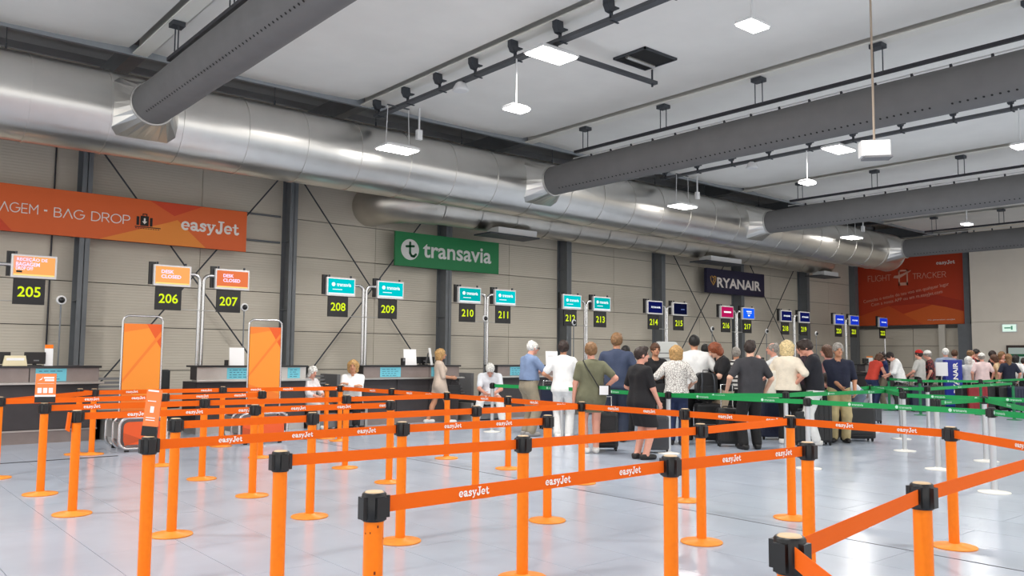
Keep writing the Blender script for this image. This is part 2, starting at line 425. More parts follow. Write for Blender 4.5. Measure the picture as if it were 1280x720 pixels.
# fabric ducts with square-to-round saddles
FX = [4.29, 13.72, 23.08, 32.5]
FLAB = ['grey fabric duct overhead at the top left, nearest the camera', 'grey fabric duct crossing overhead in the middle of the hall',
        'grey fabric duct third from the left, above the far lamps', 'grey fabric duct farthest away, in front of the orange billboard']
FR = .35
for fx, lab in zip(FX, FLAB):
    t = thing('fabric_air_duct', lab, 'duct', (fx, 14.75, DZ), group=None)
    y1 = -26.0; n = 28
    m = MB(); ys = [0, -.15]+[-1.2*i for i in range(1, 22)]
    for k, y in enumerate(ys):
        for j in range(n):
            an = 2*math.pi*j/n; rr = FR*(1+.012*math.sin(y*2.1+3*an)) if k > 1 else FR
            zz = rr*math.sin(an)
            if math.sin(an) > .92 and k > 1: zz += .03      # pulled up where it hangs
            m.v.append((rr*math.cos(an), y, zz))
    for i in range(len(ys)-1):
        for j in range(n):
            m.f.append([i*n+j, i*n+(j+1)%n, (i+1)*n+(j+1)%n, (i+1)*n+j]); m.sm.append(True)
    m.build('fabric_tube', M_FABRIC, t)
    hm = MB(); ph = R(50)
    c = Vector((-math.cos(ph)*(FR+.004), 0, -math.sin(ph)*(FR+.004))); u = Vector((math.sin(ph), 0, -math.cos(ph)))
    y = -.45
    while y > -15:
        if not (-9.4 < y < -9.1):
            hm.add([c+Vector((0, y, 0))+u*(.02*math.sin(R(60*k)))+UY*(.02*math.cos(R(60*k))) for k in range(6)], [list(range(6))])
        y -= .115
    stuff(hm.build('air_holes', M_RUBBER, t))
    MB().tube([((FR+.01)*math.cos(R(a)), -.02, (FR+.01)*math.sin(R(a))) for a in range(0, 361, 10)], .028, 8, caps=False).build('collar_ring', M_STEEL, t)
    # saddle: rectangle lying on the big duct -> ring
    sm = MB(); S = 28; hw, hz = .56, .52
    rect = []; circ = []
    for j in range(S):
        an = 2*math.pi*j/S; ca, sa = math.cos(an), math.sin(an)
        q = max(abs(ca), abs(sa)); zz = hz*sa/q
        yy = (DY-math.sqrt(DR*DR-zz*zz))-14.75+.02
        rect.append((hw*ca/q, yy, zz)); circ.append((FR*1.03*ca, 0, FR*1.03*sa))
    sm.add(rect+circ, [(j, (j+1)%S, S+(j+1)%S, S+j) for j in range(S)])
    sm.build('saddle', M_DUCT, t)
    rl = thing('duct_rail', 'dark hanging rail above the '+lab.split(',')[0].replace('grey ', '').replace(' crossing overhead in the middle of the hall', ' in the middle'), 'rail', (fx, 14.0, 0))
    MB().box(-.035, .035, -26, 0, 6.36, 6.42).build('rail_bar', M_RAIL, rl)
    MB().tube([(.05, -26, 6.26), (.05, .1, 6.26)], .012, 6).build('support_wire', M_HOUSE, rl)
    hk = MB(); y = -.5
    while y > -18: hk.box(.035, .065, y-.02, y+.02, 6.19, 6.27); y -= .62
    stuff(hk.build('hooks', M_RAIL, rl))
    for y in [-.35-2.35*i for i in range(8)]:
        h = MB().box(-.1, .1, y-.11, y+.11, 6.84, 6.915).build('beam_clamp', M_DARKSTEEL, rl)
        MB().tube([(0, y-.08, 6.4), (0, y-.08, 6.85)], .011, 6).tube([(0, y+.08, 6.4), (0, y+.08, 6.85)], .011, 6).build('hanger_rods', M_DARKSTEEL, h)

# cable trays under every other beam
for tx, lab in ((8.97, 'dark cable tray hung under the beam above the left lamps'), (18.42, 'dark cable tray hung behind the middle fabric duct'), (27.88, 'far dark cable tray hung before the third fabric duct'), (-.42, 'cable tray over the left of the hall, out of the picture')):
    t = thing('cable_tray', lab, 'cable tray', (tx, 0, 0))
    MB().box(-.02, .12, -12, 15.3, 6.60, 6.66).build('tray_channel', M_TRAY, t)
    for y in [15.1-1.12*i for i in range(14)]:
        c = MB()
        pts = [(-.13, .0), (-.13, -.10), (-.08, -.19), (.0, -.20), (.05, -.13), (.13, -.12), (.13, -.10), (.03, -.10), (0.02, -.0)]
        c.prism(pts, lambda u, v, d: (u, y+d, 6.915+v), -.05, .05)
        c.box(-.02, .02, y-.02, y+.02, 6.63, 6.78).box(-.02, .16, y-.015, y+.015, 6.585, 6.60)
        c.build('tray_bracket', M_DARKSTEEL, t)
hb = thing('cable_tray', 'short grey tray branch leading to the open ceiling hatch', 'cable tray', (0, 10.02, 0))
MB().box(9.1, 11.95, -.05, .05, 6.66, 6.72).build('tray_channel', M_TRAY, hb)
MB().tube([(11.85, 0, 6.6), (11.85, 0, 6.93)], .02, 6).build('drop_rod', M_DARKSTEEL, hb)
ht = thing('ceiling_hatch', 'open black square hatch in the white ceiling', 'hatch', (11.3, 9.72, 6.935))
MB().box(-.42, .42, -.36, .36, -.016, -.006).build('hatch_shade_plate', M_RUBBER, ht)  # black plate under the membrane paints the shade inside the open hatch
MB().box(-.44, -.41, -.38, .38, -.03, .05).box(.41, .44, -.38, .38, -.03, .05).box(-.44, .44, -.38, -.35, -.03, .05).box(-.44, .44, .35, .38, -.03, .05).build('hatch_frame', M_DARKSTEEL, ht)
MB().tube([(-.38, .1, -.03), (.38, .12, -.03)], .04, 10).build('pipe', M_STEEL, ht)

# ================================================================= LAMPS
def lens_light(p, sx, sy, watts, name):
    ld = bpy.data.lights.new(name, 'AREA'); ld.shape = 'RECTANGLE'; ld.size = sx; ld.size_y = sy; ld.energy = watts
    ld.color = (1.0, .965, .92)
    o = bpy.data.objects.new(name, ld); COL.objects.link(o); o.location = p; return o
def lamp(kind, x, y, z, label, ztop=6.6, watts=LAMP_W):
    t = thing('pendant_lamp' if kind != 'tray' else 'ceiling_lamp', label, 'lamp', (x, y, z), group=None)
    if kind == 'small': L, W, Hh = .21, .13, .07
    else: L, W, Hh = .40, .24, .09
    m = MB(); m.v = [(sx*L*k, sy*W*k, zz) for k, zz in ((1, 0), (.98, Hh*.5), (.7, Hh)) for sx, sy in ((-1,-1),(1,-1),(1,1),(-1,1))]
    for i in range(2):
        for j in range(4): m.f.append([i*4+j, i*4+(j+1)%4, (i+1)*4+(j+1)%4, (i+1)*4+j]); m.sm.append(False)
    m.f.append([8, 9, 10, 11]); m.sm.append(False); m.f.append([3, 2, 1, 0]); m.sm.append(False)
    m.build('housing', M_HOUSE, t)
    MB().box(-L*.94, L*.94, -W*.9, W*.9, -.025, -.002).build('lens', M_LAMP, t, bevel=.01)
    if kind == 'small':
        MB().tube([(0, 0, Hh*.9), (0, 0, ztop-z+.02)], .014, 8).build('rod', M_HOUSE, t)
    elif kind == 'large':
        MB().tube([(L*.7, 0, Hh*.7), (L*.62, 0, ztop-z+.02)], .008, 6).tube([(-L*.7, 0, Hh*.7), (-L*.62, 0, ztop-z+.02)], .008, 6).build('wires', M_HOUSE, t)
        MB().box(-L*.66, L*.66, -.015, .015, ztop-z-.005, ztop-z+.02).build('hanger_bar', M_TRAY, t)
        bx = MB().box(L*.75, L*.75+.12, -.28, -.2, .22, .42).build('control_box', M_HOUSE, t)
        MB().tube([(L*.75+.06, -.24, .42), (L*.75+.06, -.24, .88)], .02, 6).build('box_stem', M_HOUSE, bx)
    else:
        MB().box(-.12, .12, -.03, .03, Hh*.8, ztop-z).build('bracket', M_TRAY, t)
    l = lens_light((0, 0, -.05), L*1.8, W*1.7, watts, 'lamp_light'); l.parent = t
    return t
LAMPS = [('large', 8.97, 14.33, 5.72, 'glowing wide pendant lamp hanging before the left stretch of silver duct', 6.6),
 ('tray', 8.97, 9.70, 6.42, 'brightest lamp, fixed under the left cable tray', 6.6),
 ('small', 8.97, 10.58, 5.72, 'small white lamp on a long rod below the left tray', 6.6),
 ('small', 8.97, 5.93, 5.77, 'small white lamp on a rod at the top, right of the ceiling hatch', 6.6),
 ('tray', 18.42, 9.87, 6.48, 'lit lamp fixed under the tray behind the middle fabric duct', 6.6),
 ('small', 18.42, 10.70, 5.80, 'small rod lamp just under the middle fabric duct', 6.6),
 ('large', 18.42, 14.51, 5.72, 'wide pendant lamp before the silver duct, above the navy airline sign', 6.6),
 ('small', 18.42, 6.01, 5.82, 'small rod lamp at the right edge of the picture', 6.6),
 ('large', 27.88, 14.53, 5.77, 'far wide pendant lamp before the end of the silver duct', 6.6),
 ('small', 27.88, 10.70, 5.81, 'far small rod lamp left of the pale end wall', 6.6)]
for k, x, y, z, lab, zt in LAMPS:
    lamp(k, x, y, z, lab, zt, {'large': 1.0, 'tray': 1.0, 'small': .8}[k]*LAMP_W)
# the rest of the same rows, further back over the hall (out of frame)
for x, y in ((8.97, 1.3), (8.97, -3.5), (18.42, 1.3), (18.42, -3.5), (27.88, 5.9), (27.88, 1.3), (-.4, 14.4), (-.4, 9.7), (-.4, 5.9), (-.4, 1.3)):
    lamp('small', x, y, 5.8, 'hall lamp on a rod, out of the picture', 6.6, LAMP_W*1.2)['group'] = 'hall lamps out of the picture'
# loudspeakers on the trays
for x, y, lab in ((8.97, 12.18, 'grey bell loudspeaker under the left cable tray'), (18.42, 12.25, 'grey bell loudspeaker under the tray behind the middle fabric duct')):
    t = thing('loudspeaker', lab, 'speaker', (x, y, 6.5))
    MB().lathe([(.13, -.08), (.16, -.06), (.10, .06), (.06, .09)], n=16).build('bell', M_HOUSE, t)
    MB().box(-.015, .015, -.09, .09, .06, .16).build('bracket', M_DARKSTEEL, t)
# hanging white light box on a long pole
p = at_X(1093, 188, 11.5)
t = thing('hanging_light_box', 'bright white box lamp on a long thin pole, right of centre', 'lamp', p, R(-50))
MB().box(-.2, .2, -.1, .1, -.10, .13).build('case', M_HOUSE, t, bevel=.012)
MB().box(-.185, .185, -.108, -.1, -.085, .12).build('lit_face', emit('box_face', (255, 255, 252), 1.6), t)
MB().box(-.16, .22, -.12, .12, -.125, -.10).build('lower_tray', M_GREYPL, t)
MB().tube([(0, 0, .13), (0, 0, 6.95-p.z)], .016, 8).build('pole', mat('pole_tan', (176, 158, 140), .5), t)
# ================================================================= SIGNS
def tri_art(mb_fn, polys, parent):
    for name, m, poly in polys: mb_fn(name, m, poly, parent)
OR1, OR2, OR3, OR4 = (mat('print_orange', (226, 98, 34), .55), mat('print_amber', (238, 140, 44), .55), mat('print_red', (214, 66, 24), .55), mat('print_deep', (200, 78, 30), .55))
def flat_poly(name, m, poly, parent, y, th=.003):
    return MB().prism(poly, lambda u, v, d: (u, y-d, v), 0, th).build(name, m, parent)
# orange banner
YS = YW-.52
t = thing('airline_banner', 'long orange bag drop banner on the rear wall at the left', 'sign', (0, YS, 0))
MB().box(-1.6, 7.75, 0, .05, 3.92, 4.87).build('banner_board', OR1, t)
flat_poly('amber_shape', OR2, [(4.55, 3.925), (5.95, 4.42), (6.8, 3.925)], t, -.001)
flat_poly('amber_band', OR2, [(4.55, 3.925), (5.95, 4.42), (6.15, 4.5), (6.6, 4.1), (6.8, 3.925)], t, -.0005, .002)
flat_poly('red_shape', OR3, [(5.55, 4.865), (6.08, 4.58), (6.7, 4.865)], t, -.001)
flat_poly('red_shape', OR3, [(1.0, 3.925), (2.6, 4.3), (2.95, 3.925)], t, -.001)
def face(s, x0, x1, zb, zt=None, bold=0.0, y=-.006, m=M_NEON, name='lettering', parent=None, vf=None):
    h = None if zt is None else zt-zb
    return put2d(MB(), vf or txt2d(s, bold), (x0, y, zb), UX, UZ, h, x1-x0).build(name, m, parent)
face('', 2.20, 3.39, 4.30, 4.505, parent=t, vf=thin2d('BAGAGEM'))
face('', 3.49, 3.55, 4.385, 4.42, parent=t, vf=thin2d('.'))
face('', 3.67, 5.15, 4.285, 4.49, parent=t, vf=thin2d('BAG DROP'))
face('', 6.23, 7.57, 4.22, 4.575, parent=t, vf=EASY)
bk = mat('print_black', (14, 10, 8), .6)
case = MB().box(5.28, 5.335, -.006, -.002, 4.30, 4.49).box(5.36, 5.535, -.006, -.002, 4.29, 4.51).box(5.56, 5.615, -.006, -.002, 4.29, 4.48).box(5.40, 5.50, -.006, -.002, 4.54, 4.56).box(5.40, 5.42, -.006, -.002, 4.5, 4.56).box(5.48, 5.50, -.006, -.002, 4.5, 4.56).box(5.25, 5.79, -.006, -.002, 4.255, 4.275)
for i in range(10): case.box(5.26+.052*i, 5.293+.052*i, -.006, -.002, 4.225, 4.24)
case.build('suitcase_symbol', bk, t)
MB().prism([(5.448, 4.33), (5.50, 4.39), (5.466, 4.39), (5.466, 4.46), (5.43, 4.46), (5.43, 4.39), (5.396, 4.39)], lambda u, v, d: (u, -.0065-d, v), 0, .002).build('arrow', M_NEON, t)
# green sign
t = thing('airline_sign', 'green airline sign with white lettering hung on the rear wall', 'sign', (0, YS, 0))
MB().box(11.87, 15.46, 0, .06, 3.92, 4.85).build('sign_board', mat('sign_green', (16, 122, 68), .55), t)
mgw = mat('sign_pale', (212, 214, 212), .6)
MB().prism([(12.34+.29*math.cos(R(a)), 4.38+.285*math.sin(R(a))) for a in range(0, 360, 12)], lambda u, v, d: (u, -.004-d, v), 0, .002).build('emblem_disc', mgw, t)
mgd = mat('sign_green_print', (16, 100, 58), .6)
em = MB()
def stroke(mb, pts, wd, y):
    for a, b2 in zip(pts, pts[1:]):
        dx, dz = b2[0]-a[0], b2[1]-a[1]; L = math.hypot(dx, dz); nx, nz_ = -dz/L*wd/2, dx/L*wd/2
        mb.add([(a[0]-nx, y, a[1]-nz_), (b2[0]-nx, y, b2[1]-nz_), (b2[0]+nx, y, b2[1]+nz_), (a[0]+nx, y, a[1]+nz_)], [(0,1,2,3)])
    for p in pts: mb.add([(p[0]+wd/2*math.cos(R(a)), y, p[1]+wd/2*math.sin(R(a))) for a in range(0, 360, 45)], [list(range(8))])
stroke(em, [(12.34, 4.57), (12.34, 4.28), (12.39, 4.21), (12.47, 4.20), (12.53, 4.26)], .07, -.008)
stroke(em, [(12.22, 4.46), (12.33, 4.47), (12.46, 4.48)], .065, -.008)
em.build('emblem_letter', mgd, t)
face('transavia', 12.76, 15.17, 4.20, 4.63, .018, parent=t, m=mgw)
# navy sign
t = thing('airline_sign', 'dark navy airline sign with white capitals hung on the rear wall', 'sign', (0, YS, 0))
MB().box(25.5, 29.28, 0, .12, 3.94, 4.86).build('sign_board', mat('sign_navy', (22, 22, 58), .45), t)
face('RYANAIR', 26.13, 29.02, 4.165, 4.545, .03, y=-.004, parent=t, m=M_NEON)
gold = mat('print_gold', (206, 160, 70), .5)
hm = MB(); stroke(hm, [(25.73, 4.54), (25.75, 4.40), (25.90, 4.24), (26.03, 4.40), (26.06, 4.54), (25.97, 4.57), (25.9, 4.5), (25.81, 4.57)], .04, -.006); stroke(hm, [(25.97, 4.48), (25.9, 4.39), (25.94, 4.32)], .04, -.006)
hm.build('harp_emblem', gold, t)
# billboard on the end wall (faces -X); u = along -Y, v = up
t = thing('billboard', 'huge orange flight tracker billboard filling the far end wall', 'billboard', (XW1-.12, 0, 0))
MB().box(0, .1, 14.55, 19.4, 3.02, 6.1).build('board', mat('poster_red', (196, 60, 22), .6), t)
fr = mat('poster_frame', (74, 70, 66), .6)
MB().box(-.03, .1, 14.47, 14.56, 2.9, 6.2).box(-.03, .1, 14.47, 19.45, 2.86, 3.0).build('frame', fr, t)
def pf(name, m, poly, d=.002): return MB().prism(poly, lambda u, v, dd: (-.001-dd, 19.4-u, v), 0, d).build(name, m, t)
pf('amber_shape', mat('poster_amber', (222, 100, 34), .6), [(0.9, 3.03), (4.8, 3.03), (4.8, 3.55), (3.6, 3.9), (2.2, 3.5)])
pf('orange_shape', mat('poster_orange', (210, 84, 28), .6), [(0, 3.4), (1.6, 3.9), (3.1, 3.03), (0, 3.03)], .0035)
pf('deep_shape', mat('poster_deep', (178, 48, 20), .6), [(1.6, 3.9), (2.7, 4.6), (4.8, 4.0), (4.8, 3.6), (3.2, 3.95)], .0025)
mpt = mat('poster_text', (226, 168, 146), .7)
def pt(s, u, v, h=None, wd=None, bold=0.0, rot=0.0, vf=None, m=mpt):
    ux = Vector((0, -math.cos(rot), math.sin(rot))); uy = Vector((0, math.sin(rot), math.cos(rot)))
    return put2d(MB(), vf or txt2d(s, bold), (-.008, 19.4-u, v), ux, uy, h, wd).build('lettering', m, t)
pt('', .66, 5.05, .28, 1.08, vf=thin2d('FLIGHT', .09)); pt('', 2.71, 5.05, .26, 1.43, vf=thin2d('TRACKER', .09))
pt('Consulta o estado do teu voo em qualquer lugar', .45, 4.02, .19, 3.86, rot=R(9.3)); pt('Com a nossa APP ou em m.easyJet.com', .81, 3.86, .19, 3.2, rot=R(8.4))
pt('', 3.74, 5.58, .2, .78, vf=EASY, m=M_NEON); pt('this generation easyJet', 3.3, 3.18, .07, 1.15, .01, m=M_NEON)
ph = MB()
for (u0, u1, v0, v1) in ((2.08, 2.14, 4.8, 5.5), (2.44, 2.5, 4.8, 5.5), (2.08, 2.5, 4.8, 4.93), (2.08, 2.5, 5.43, 5.5)): ph.box(-.012, -.006, 19.4-u1, 19.4-u0, v0, v1)
ph.prism([(1.84, 5.16), (2.1, 5.12), (2.62, 5.40), (2.66, 5.47), (2.25, 5.32), (2.05, 5.26), (1.9, 5.26)], lambda u, v, d: (-.014-d, 19.4-u, v), 0, .003)
ph.build('phone_symbol', mpt, t)
# exit sign, notice frame, light pieces on the pale wall
p = at_X(1262, 410, 36.85)
t = thing('exit_sign', 'small lit green and white exit sign high on the pale end wall', 'exit sign', p)
MB().box(-.03, .04, -.28, .28, -.17, .17).build('sign_case', M_HOUSE, t, bevel=.01)
MB().box(-.036, -.03, -.25, .25, -.14, .14).build('sign_face', emit('exit_face', (214, 240, 226), 1.0), t)
MB().box(-.04, -.036, -.05, .18, -.02, .03).box(-.04, -.036, -.12, -.06, -.07, .08).build('exit_symbol', mat('exit_green', (96, 184, 146), .6), t)
p = at_X(1274, 452, 36.85)
t = thing('framed_poster', 'dark framed notice poster on the pale wall at the right edge', 'poster', p)
MB().box(-.05, .05, -.44, .44, -.85, .65).build('frame', mat('frame_brown', (58, 44, 38), .6), t, bevel=.01)
MB().box(-.056, -.05, -.36, .36, -.75, .55).build('sheet', mat('sheet_pale', (206, 222, 214), .6), t)
MB().box(-.06, -.056, -.36, .36, .2, .3).box(-.06, -.056, -.3, .3, -.2, -.15).build('print_lines', M_GREENP, t)

# ================================================================= DESK DISPLAYS
M_SCR = {}
def screen_mat(kind): return {'or': emit('screen_orange', (250, 172, 100), 1.0), 'or2': emit('screen_red', (230, 122, 76), 1.0), 'tq': emit('screen_turquoise', (0, 196, 200), 1.0), 'tq2': emit('screen_teal', (0, 172, 172), 1.0),
    'nv': emit('screen_navy', (18, 24, 84), .9), 'bl': emit('screen_blue', (26, 54, 190), 1.0), 'bl2': emit('screen_bright_blue', (24, 96, 240), 1.0), 'mg': emit('screen_magenta', (176, 24, 84), 1.0), 'dk': emit('screen_dark', (14, 18, 48), .9)}[kind]
E_WHITE = emit('screen_text', (240, 246, 250), 1.15); E_VIOLET = emit('screen_text_violet', (252, 222, 255), 1.15); E_PINK = emit('screen_pink', (248, 164, 140), 1.0); E_YEL = emit('screen_strip', (252, 226, 140), 1.0)
def display(root, x, num, kind, zoff=0.0):
    # monitor facing -Y, board below
    m = MB().box(x-.36, x+.36, -.05, .03, 2.83, 3.25).build('monitor', M_FRAME, root, bevel=.012)
    MB().box(x-.325, x+.325, -.056, -.05, 2.875, 3.215).build('screen', screen_mat(kind), m)
    MB().box(x-.32, x+.32, -.058, -.056, 2.875, 2.90).build('screen_strip', E_YEL if kind in ('or', 'or2') else E_WHITE, m) if kind in ('or', 'or2', 'tq', 'tq2') else None
    for dx in (-.30, .24): MB().box(x+dx, x+dx+.03, -.03, .01, 3.25, 3.30).build('hook', M_DARKSTEEL, m)
    MB().box(x-.42, x-.30, .03, .09, 2.86, 3.3).build('rear_bracket', M_BLACK, m)
    def tx(s, x0, x1, z0, z1, bold=.01, mt=E_WHITE, y=-.06): words(s, (x+x0, y, z0), UX, UZ, z1-z0, x1-x0, (0, 0), bold).build('lettering', mt, m)
    if num == '205':
        tx('RECEÇÃO DE', -.28, .2, 3.12, 3.20, .02, E_VIOLET); tx('BAGAGEM', -.29, .08, 3.04, 3.11, .02, E_VIOLET); tx('DROP OFF', -.29, -.02, 2.97, 3.03, .02, E_VIOLET)
        MB().box(x-.28, x-.19, -.06, -.056, 2.925, 2.96).build('bag_symbol', bk, m)
        MB().box(x-.32, x-.05, -.0575, -.056, 3.0, 3.21).build('pink_glow_panel', E_PINK, m)
    elif kind in ('or', 'or2'):
        tx('DESK', -.22 if num == '206' else -.2, .02, 3.08, 3.15, .03, E_VIOLET); tx('CLOSED', -.22 if num == '206' else -.2, .16, 2.985, 3.055, .03, E_VIOLET)
    elif kind in ('tq', 'tq2'):
        MB().prism([(x-.2+.045*math.cos(R(a)), 3.09+.045*math.sin(R(a))) for a in range(0, 360, 30)], lambda u, v, d: (u, -.058-d, v), 0, .002).build('emblem', E_WHITE, m)
        tx('transavia', -.12, .24, 3.05, 3.13, .02); MB().box(x-.22, x+.02, -.06, -.057, 2.97, 2.985).build('small_print', E_WHITE, m)
    elif kind in ('nv', 'bl'):
        tx('RYANAIR', -.2, .24, 3.02, 3.075, .03)
    elif kind == 'mg':
        MB().box(x-.2, x+.2, -.06, -.057, 3.02, 3.07).build('blurred_wording', E_WHITE, m)
    elif kind == 'dk':
        MB().box(x+.02, x+.2, -.06, -.057, 3.02, 3.045).build('blurred_wording', emit('faint_text', (110, 130, 190), .8), m)
    else:
        MB().box(x-.14, x+.16, -.06, -.057, 3.1, 3.13).box(x-.1, x+.16, -.06, -.057, 3.05, 3.07).prism([(x-.08, 3.0), (x+.08, 3.0), (x, 2.93)], lambda u, v, d: (u, -.057-d, v), 0, .003).build('arrow_print', E_WHITE, m)
    bo = MB().box(x-.31, x+.19, -.03, .0, 2.365, 2.815).build('number_board', M_BOARD, root)
    words(num, (x-.06, -.034, 2.59), UX, UZ, .185, None, (.5, .5), .015).build('digits', M_DIGIT, bo)
YD = 16.8
def pole_pair(xa, xb, na, nb, ka, kb, label):
    xp = (xa+xb)/2-.0; t = thing('counter_display', label, 'display', (0, YD, 0))
    r = .035
    for s, xx in ((-1, xa), (1, xb)):
        pts = [(xp+s*.04, .03, 0), (xp+s*.04, .03, 2.98)]+[(xp+s*(.04+.12*(1-math.cos(R(a)))), .03, 2.98+.12*math.sin(R(a))) for a in (30, 60, 90)]+[(xx-s*.32, .03, 3.10)]
        MB().tube(pts, r, 10).build('pole', M_TUBE, t)
    MB().tube([(xa, .0, 2.385), (xb, .0, 2.385)], .01, 6).build('cross_wire', M_STEEL, t)
    display(t, xa, na, ka); display(t, xb, nb, kb)
    return t
PAIRS = [(5.38, 6.58, '206', '207', 'or', 'or2'), (9.08, 10.38, '208', '209', 'tq', 'tq'), (12.72, 13.89, '210', '211', 'tq2', 'tq'), (16.33, 17.54, '212', '213', 'tq', 'tq2'),
 (19.90, 21.12, '214', '215', 'nv', 'dk'), (23.62, 24.86, '216', '217', 'mg', 'bl2'), (27.24, 28.48, '218', '219', 'nv', 'nv'), (31.04, 32.22, '220', '221', 'bl', 'bl')]
WORDS = {'206': 'orange closed screens', '208': 'bright turquoise screens', '210': 'turquoise screens right of the green sign', '212': 'turquoise screens on a steel column', '214': 'dark navy screens', '216': 'a magenta and a blue screen', '218': 'navy screens below the navy sign', '220': 'blue screens before the billboard'}
for a in PAIRS: pole_pair(*a, 'steel pole with %s over desks %s and %s' % (WORDS[a[2]], a[2], a[3]))
t = thing('counter_display', 'orange and pink baggage screen over desk 205 at the left edge', 'display', (0, YD, 0))
display(t, 2.98, '205', 'or'); MB().tube([(1.7, .03, 0), (1.7, .03, 2.95), (1.8, .03, 3.06), (2.68, .03, 3.06)], .035, 10).build('pole', M_TUBE, t)
MB().tube([(1.7, 0, 2.42), (2.7, 0, 2.42)], .01, 6).build('cross_wire', M_STEEL, t)
t = thing('counter_display', 'single blue screen over desk 222, farthest of the row', 'display', (0, YD, 0))
display(t, 34.67, '222', 'bl'); MB().tube([(34.9, .03, 0), (34.9, .03, 3.0)], .035, 10).build('pole', M_TUBE, t)
MB().tube([(34.9, 0, 2.385), (35.6, 0, 2.385)], .01, 6).build('cross_wire', M_STEEL, t)
# pole cameras
for i, (x, y, lab) in enumerate(((77, 375, 'at the far left before a steel column'), (306, 384, 'above the right orange banner'), (607, 398, 'under the green airline sign'), (718, 403, 'beside the column behind the woman in white'), (891, 411, 'below the left end of the navy sign'), (959, 414, 'just right of the navy sign'), (1021, 417, 'farthest of the row, before the billboard'))):
    p = at_Y(x, y, 16.4)
    t = thing('pole_camera', 'small round camera on a thin pole '+lab, 'camera', (p.x, p.y, 0))
    MB().tube([(0, .03, 0), (0, .03, p.z)], .014, 8).build('pole', M_COLSTEEL, t)
    hd = MB().lathe([(.075, -.0), (.085, .02), (.06, .05)], n=18).build('head', M_HOUSE, t); hd.location = (0, 0, p.z); hd.rotation_euler = (R(-90), 0, 0)
    MB().ell((0, -.01, p.z), (.055, .04, .055)).build('lens', M_BLACK, t)

# ================================================================= CHECK-IN DESKS
YF = 15.90
def desk(x0, x1, label, front, notices=(), split=None, legs=True):
    t = thing('checkin_desk', label, 'desk', ((x0+x1)/2, YF, 0))
    c = (x0+x1)/2; a, b2 = x0-c, x1-c
    MB().box(a, b2, .02, .75, .22, .98).build('carcass', M_DESKDARK, t)
    MB().box(a+.02, b2-.02, .0, .7, 0, .20).build('plinth', front, t)
    MB().box(a, b2, -.02, .0, .20, .225).build('plinth_trim', M_STEEL, t)
    n = max(1, round((b2-a)/.95)); w_ = (b2-a)/n
    for i in range(n): MB().box(a+i*w_+.006, a+(i+1)*w_-.006, 0, .02, .235, .97).build('lower_panel', M_DESKDARK, t)
    MB().box(a-.05, b2+.05, -.16, .12, .985, 1.02).build('ledge', M_STEEL, t, bevel=.006)
    n2 = split or n; w2 = (b2-a)/n2
    for i in range(n2): MB().box(a+i*w2+.008, a+(i+1)*w2-.008, .0, .02, 1.02, 1.26).build('upper_panel', front, t)
    MB().box(a, b2, .02, .35, 1.02, 1.26).build('upper_carcass', M_DESKDARK, t)
    MB().box(a-.03, b2+.03, -.03, .5, 1.26, 1.295).build('counter_top', M_DESKTOP, t)
    for nx0, nx1 in notices:
        o = MB().box(nx0-c, nx1-c, -.004, 0, 1.035, 1.25).build('blue_notice', M_NOTICE, t)
        tm = MB(); rn = random.Random(int(nx0*100))
        for r_ in range(4):
            xx = nx0-c+.05
            while xx < nx1-c-.12:
                L = rn.uniform(.03, .1); tm.box(xx, xx+L, -.006, -.004, 1.065+.045*r_, 1.075+.045*r_); xx += L+.03
        stuff(tm.build('printed_lines', M_INK, o))
    return t
desk(-.4, 3.92, 'brown fronted check-in desk at the left edge under screen 205', M_DESKFRONT, [(2.93, 3.4)], 4)
desk(5.62, 7.86, 'steel fronted check-in desk behind the orange banners, under screens 206 and 207', M_DESKSTEEL, [(6.2, 6.75), (7.45, 7.72)], 2)
desk(9.2, 11.78, 'check-in desk with blue notices behind the walking woman in beige', M_DESKFRONT, [(9.62, 10.15), (10.98, 11.28)], 3)
xs = [12.95+3.68*i for i in range(7)]
DL = ['behind the man in the pale blue shirt', 'behind the crowd under screens 214 and 215', 'behind the crowd under the navy sign', 'behind the blonde woman in cream', 'behind the grey haired man in navy polo', 'at the far end before the billboard', '']
for i, x in enumerate(xs[:6]):
    desk(x, x+2.5 if x+2.5 < 35 else 35.2, 'check-in desk '+DL[i], M_DESKFRONT, [(x+.4, x+.9)] if i != 2 else [(x+.4, x+.9), (x+1.8, x+2.1)], 3)
# baggage conveyors filling the gaps (ribbed front, steel ends)
def conveyor(x0, x1, label):
    t = thing('baggage_conveyor', label, 'conveyor', ((x0+x1)/2, YF+.05, 0)); h = (x1-x0)/2-.03
    MB().box(-h, h, .1, 2.2, .0, .34).build('bed', M_DESKDARK, t)
    MB().box(-h, -h+.06, -.42, 2.2, 0, .42).build('side_rail', M_STEEL, t); MB().box(h-.06, h, -.42, 2.2, 0, .42).build('side_rail', M_STEEL, t)
    MB().box(-h+.07, h-.07, -.40, .09, .03, .33).build('front_bed', M_GREYPL, t)
    MB().box(-h+.06, h-.06, -.42, 1.2, .34, .38).build('belt_surface', M_RUBBER, t)
    for k in range(9):
        z = .40+.075*k; y = .95+.06*k
        MB().box(-h+.08, h-.08, y, y+.05, z, z+.045).build('slat', M_GREYPL, t)
    MB().box(-h, -h+.08, .8, 1.6, .42, 1.08).build('cheek', M_GREYPL, t); MB().box(h-.08, h, .8, 1.6, .42, 1.08).build('cheek', M_GREYPL, t)
    return t
conveyor(3.98, 5.02, 'ribbed baggage conveyor left of the steel fronted desk, behind an orange banner')
conveyor(7.92, 9.14, 'ribbed baggage conveyor on which the seated couple rest')
conveyor(11.84, 12.9, 'ribbed baggage conveyor on which the bowed man in white sits')
for i in range(4): conveyor(xs[i]+2.56, xs[i+1]-.06, 'ribbed baggage conveyor '+['behind the woman in olive', 'behind the man in the white T-shirt', 'behind the bald man in white', 'behind the man in navy polo'][i])
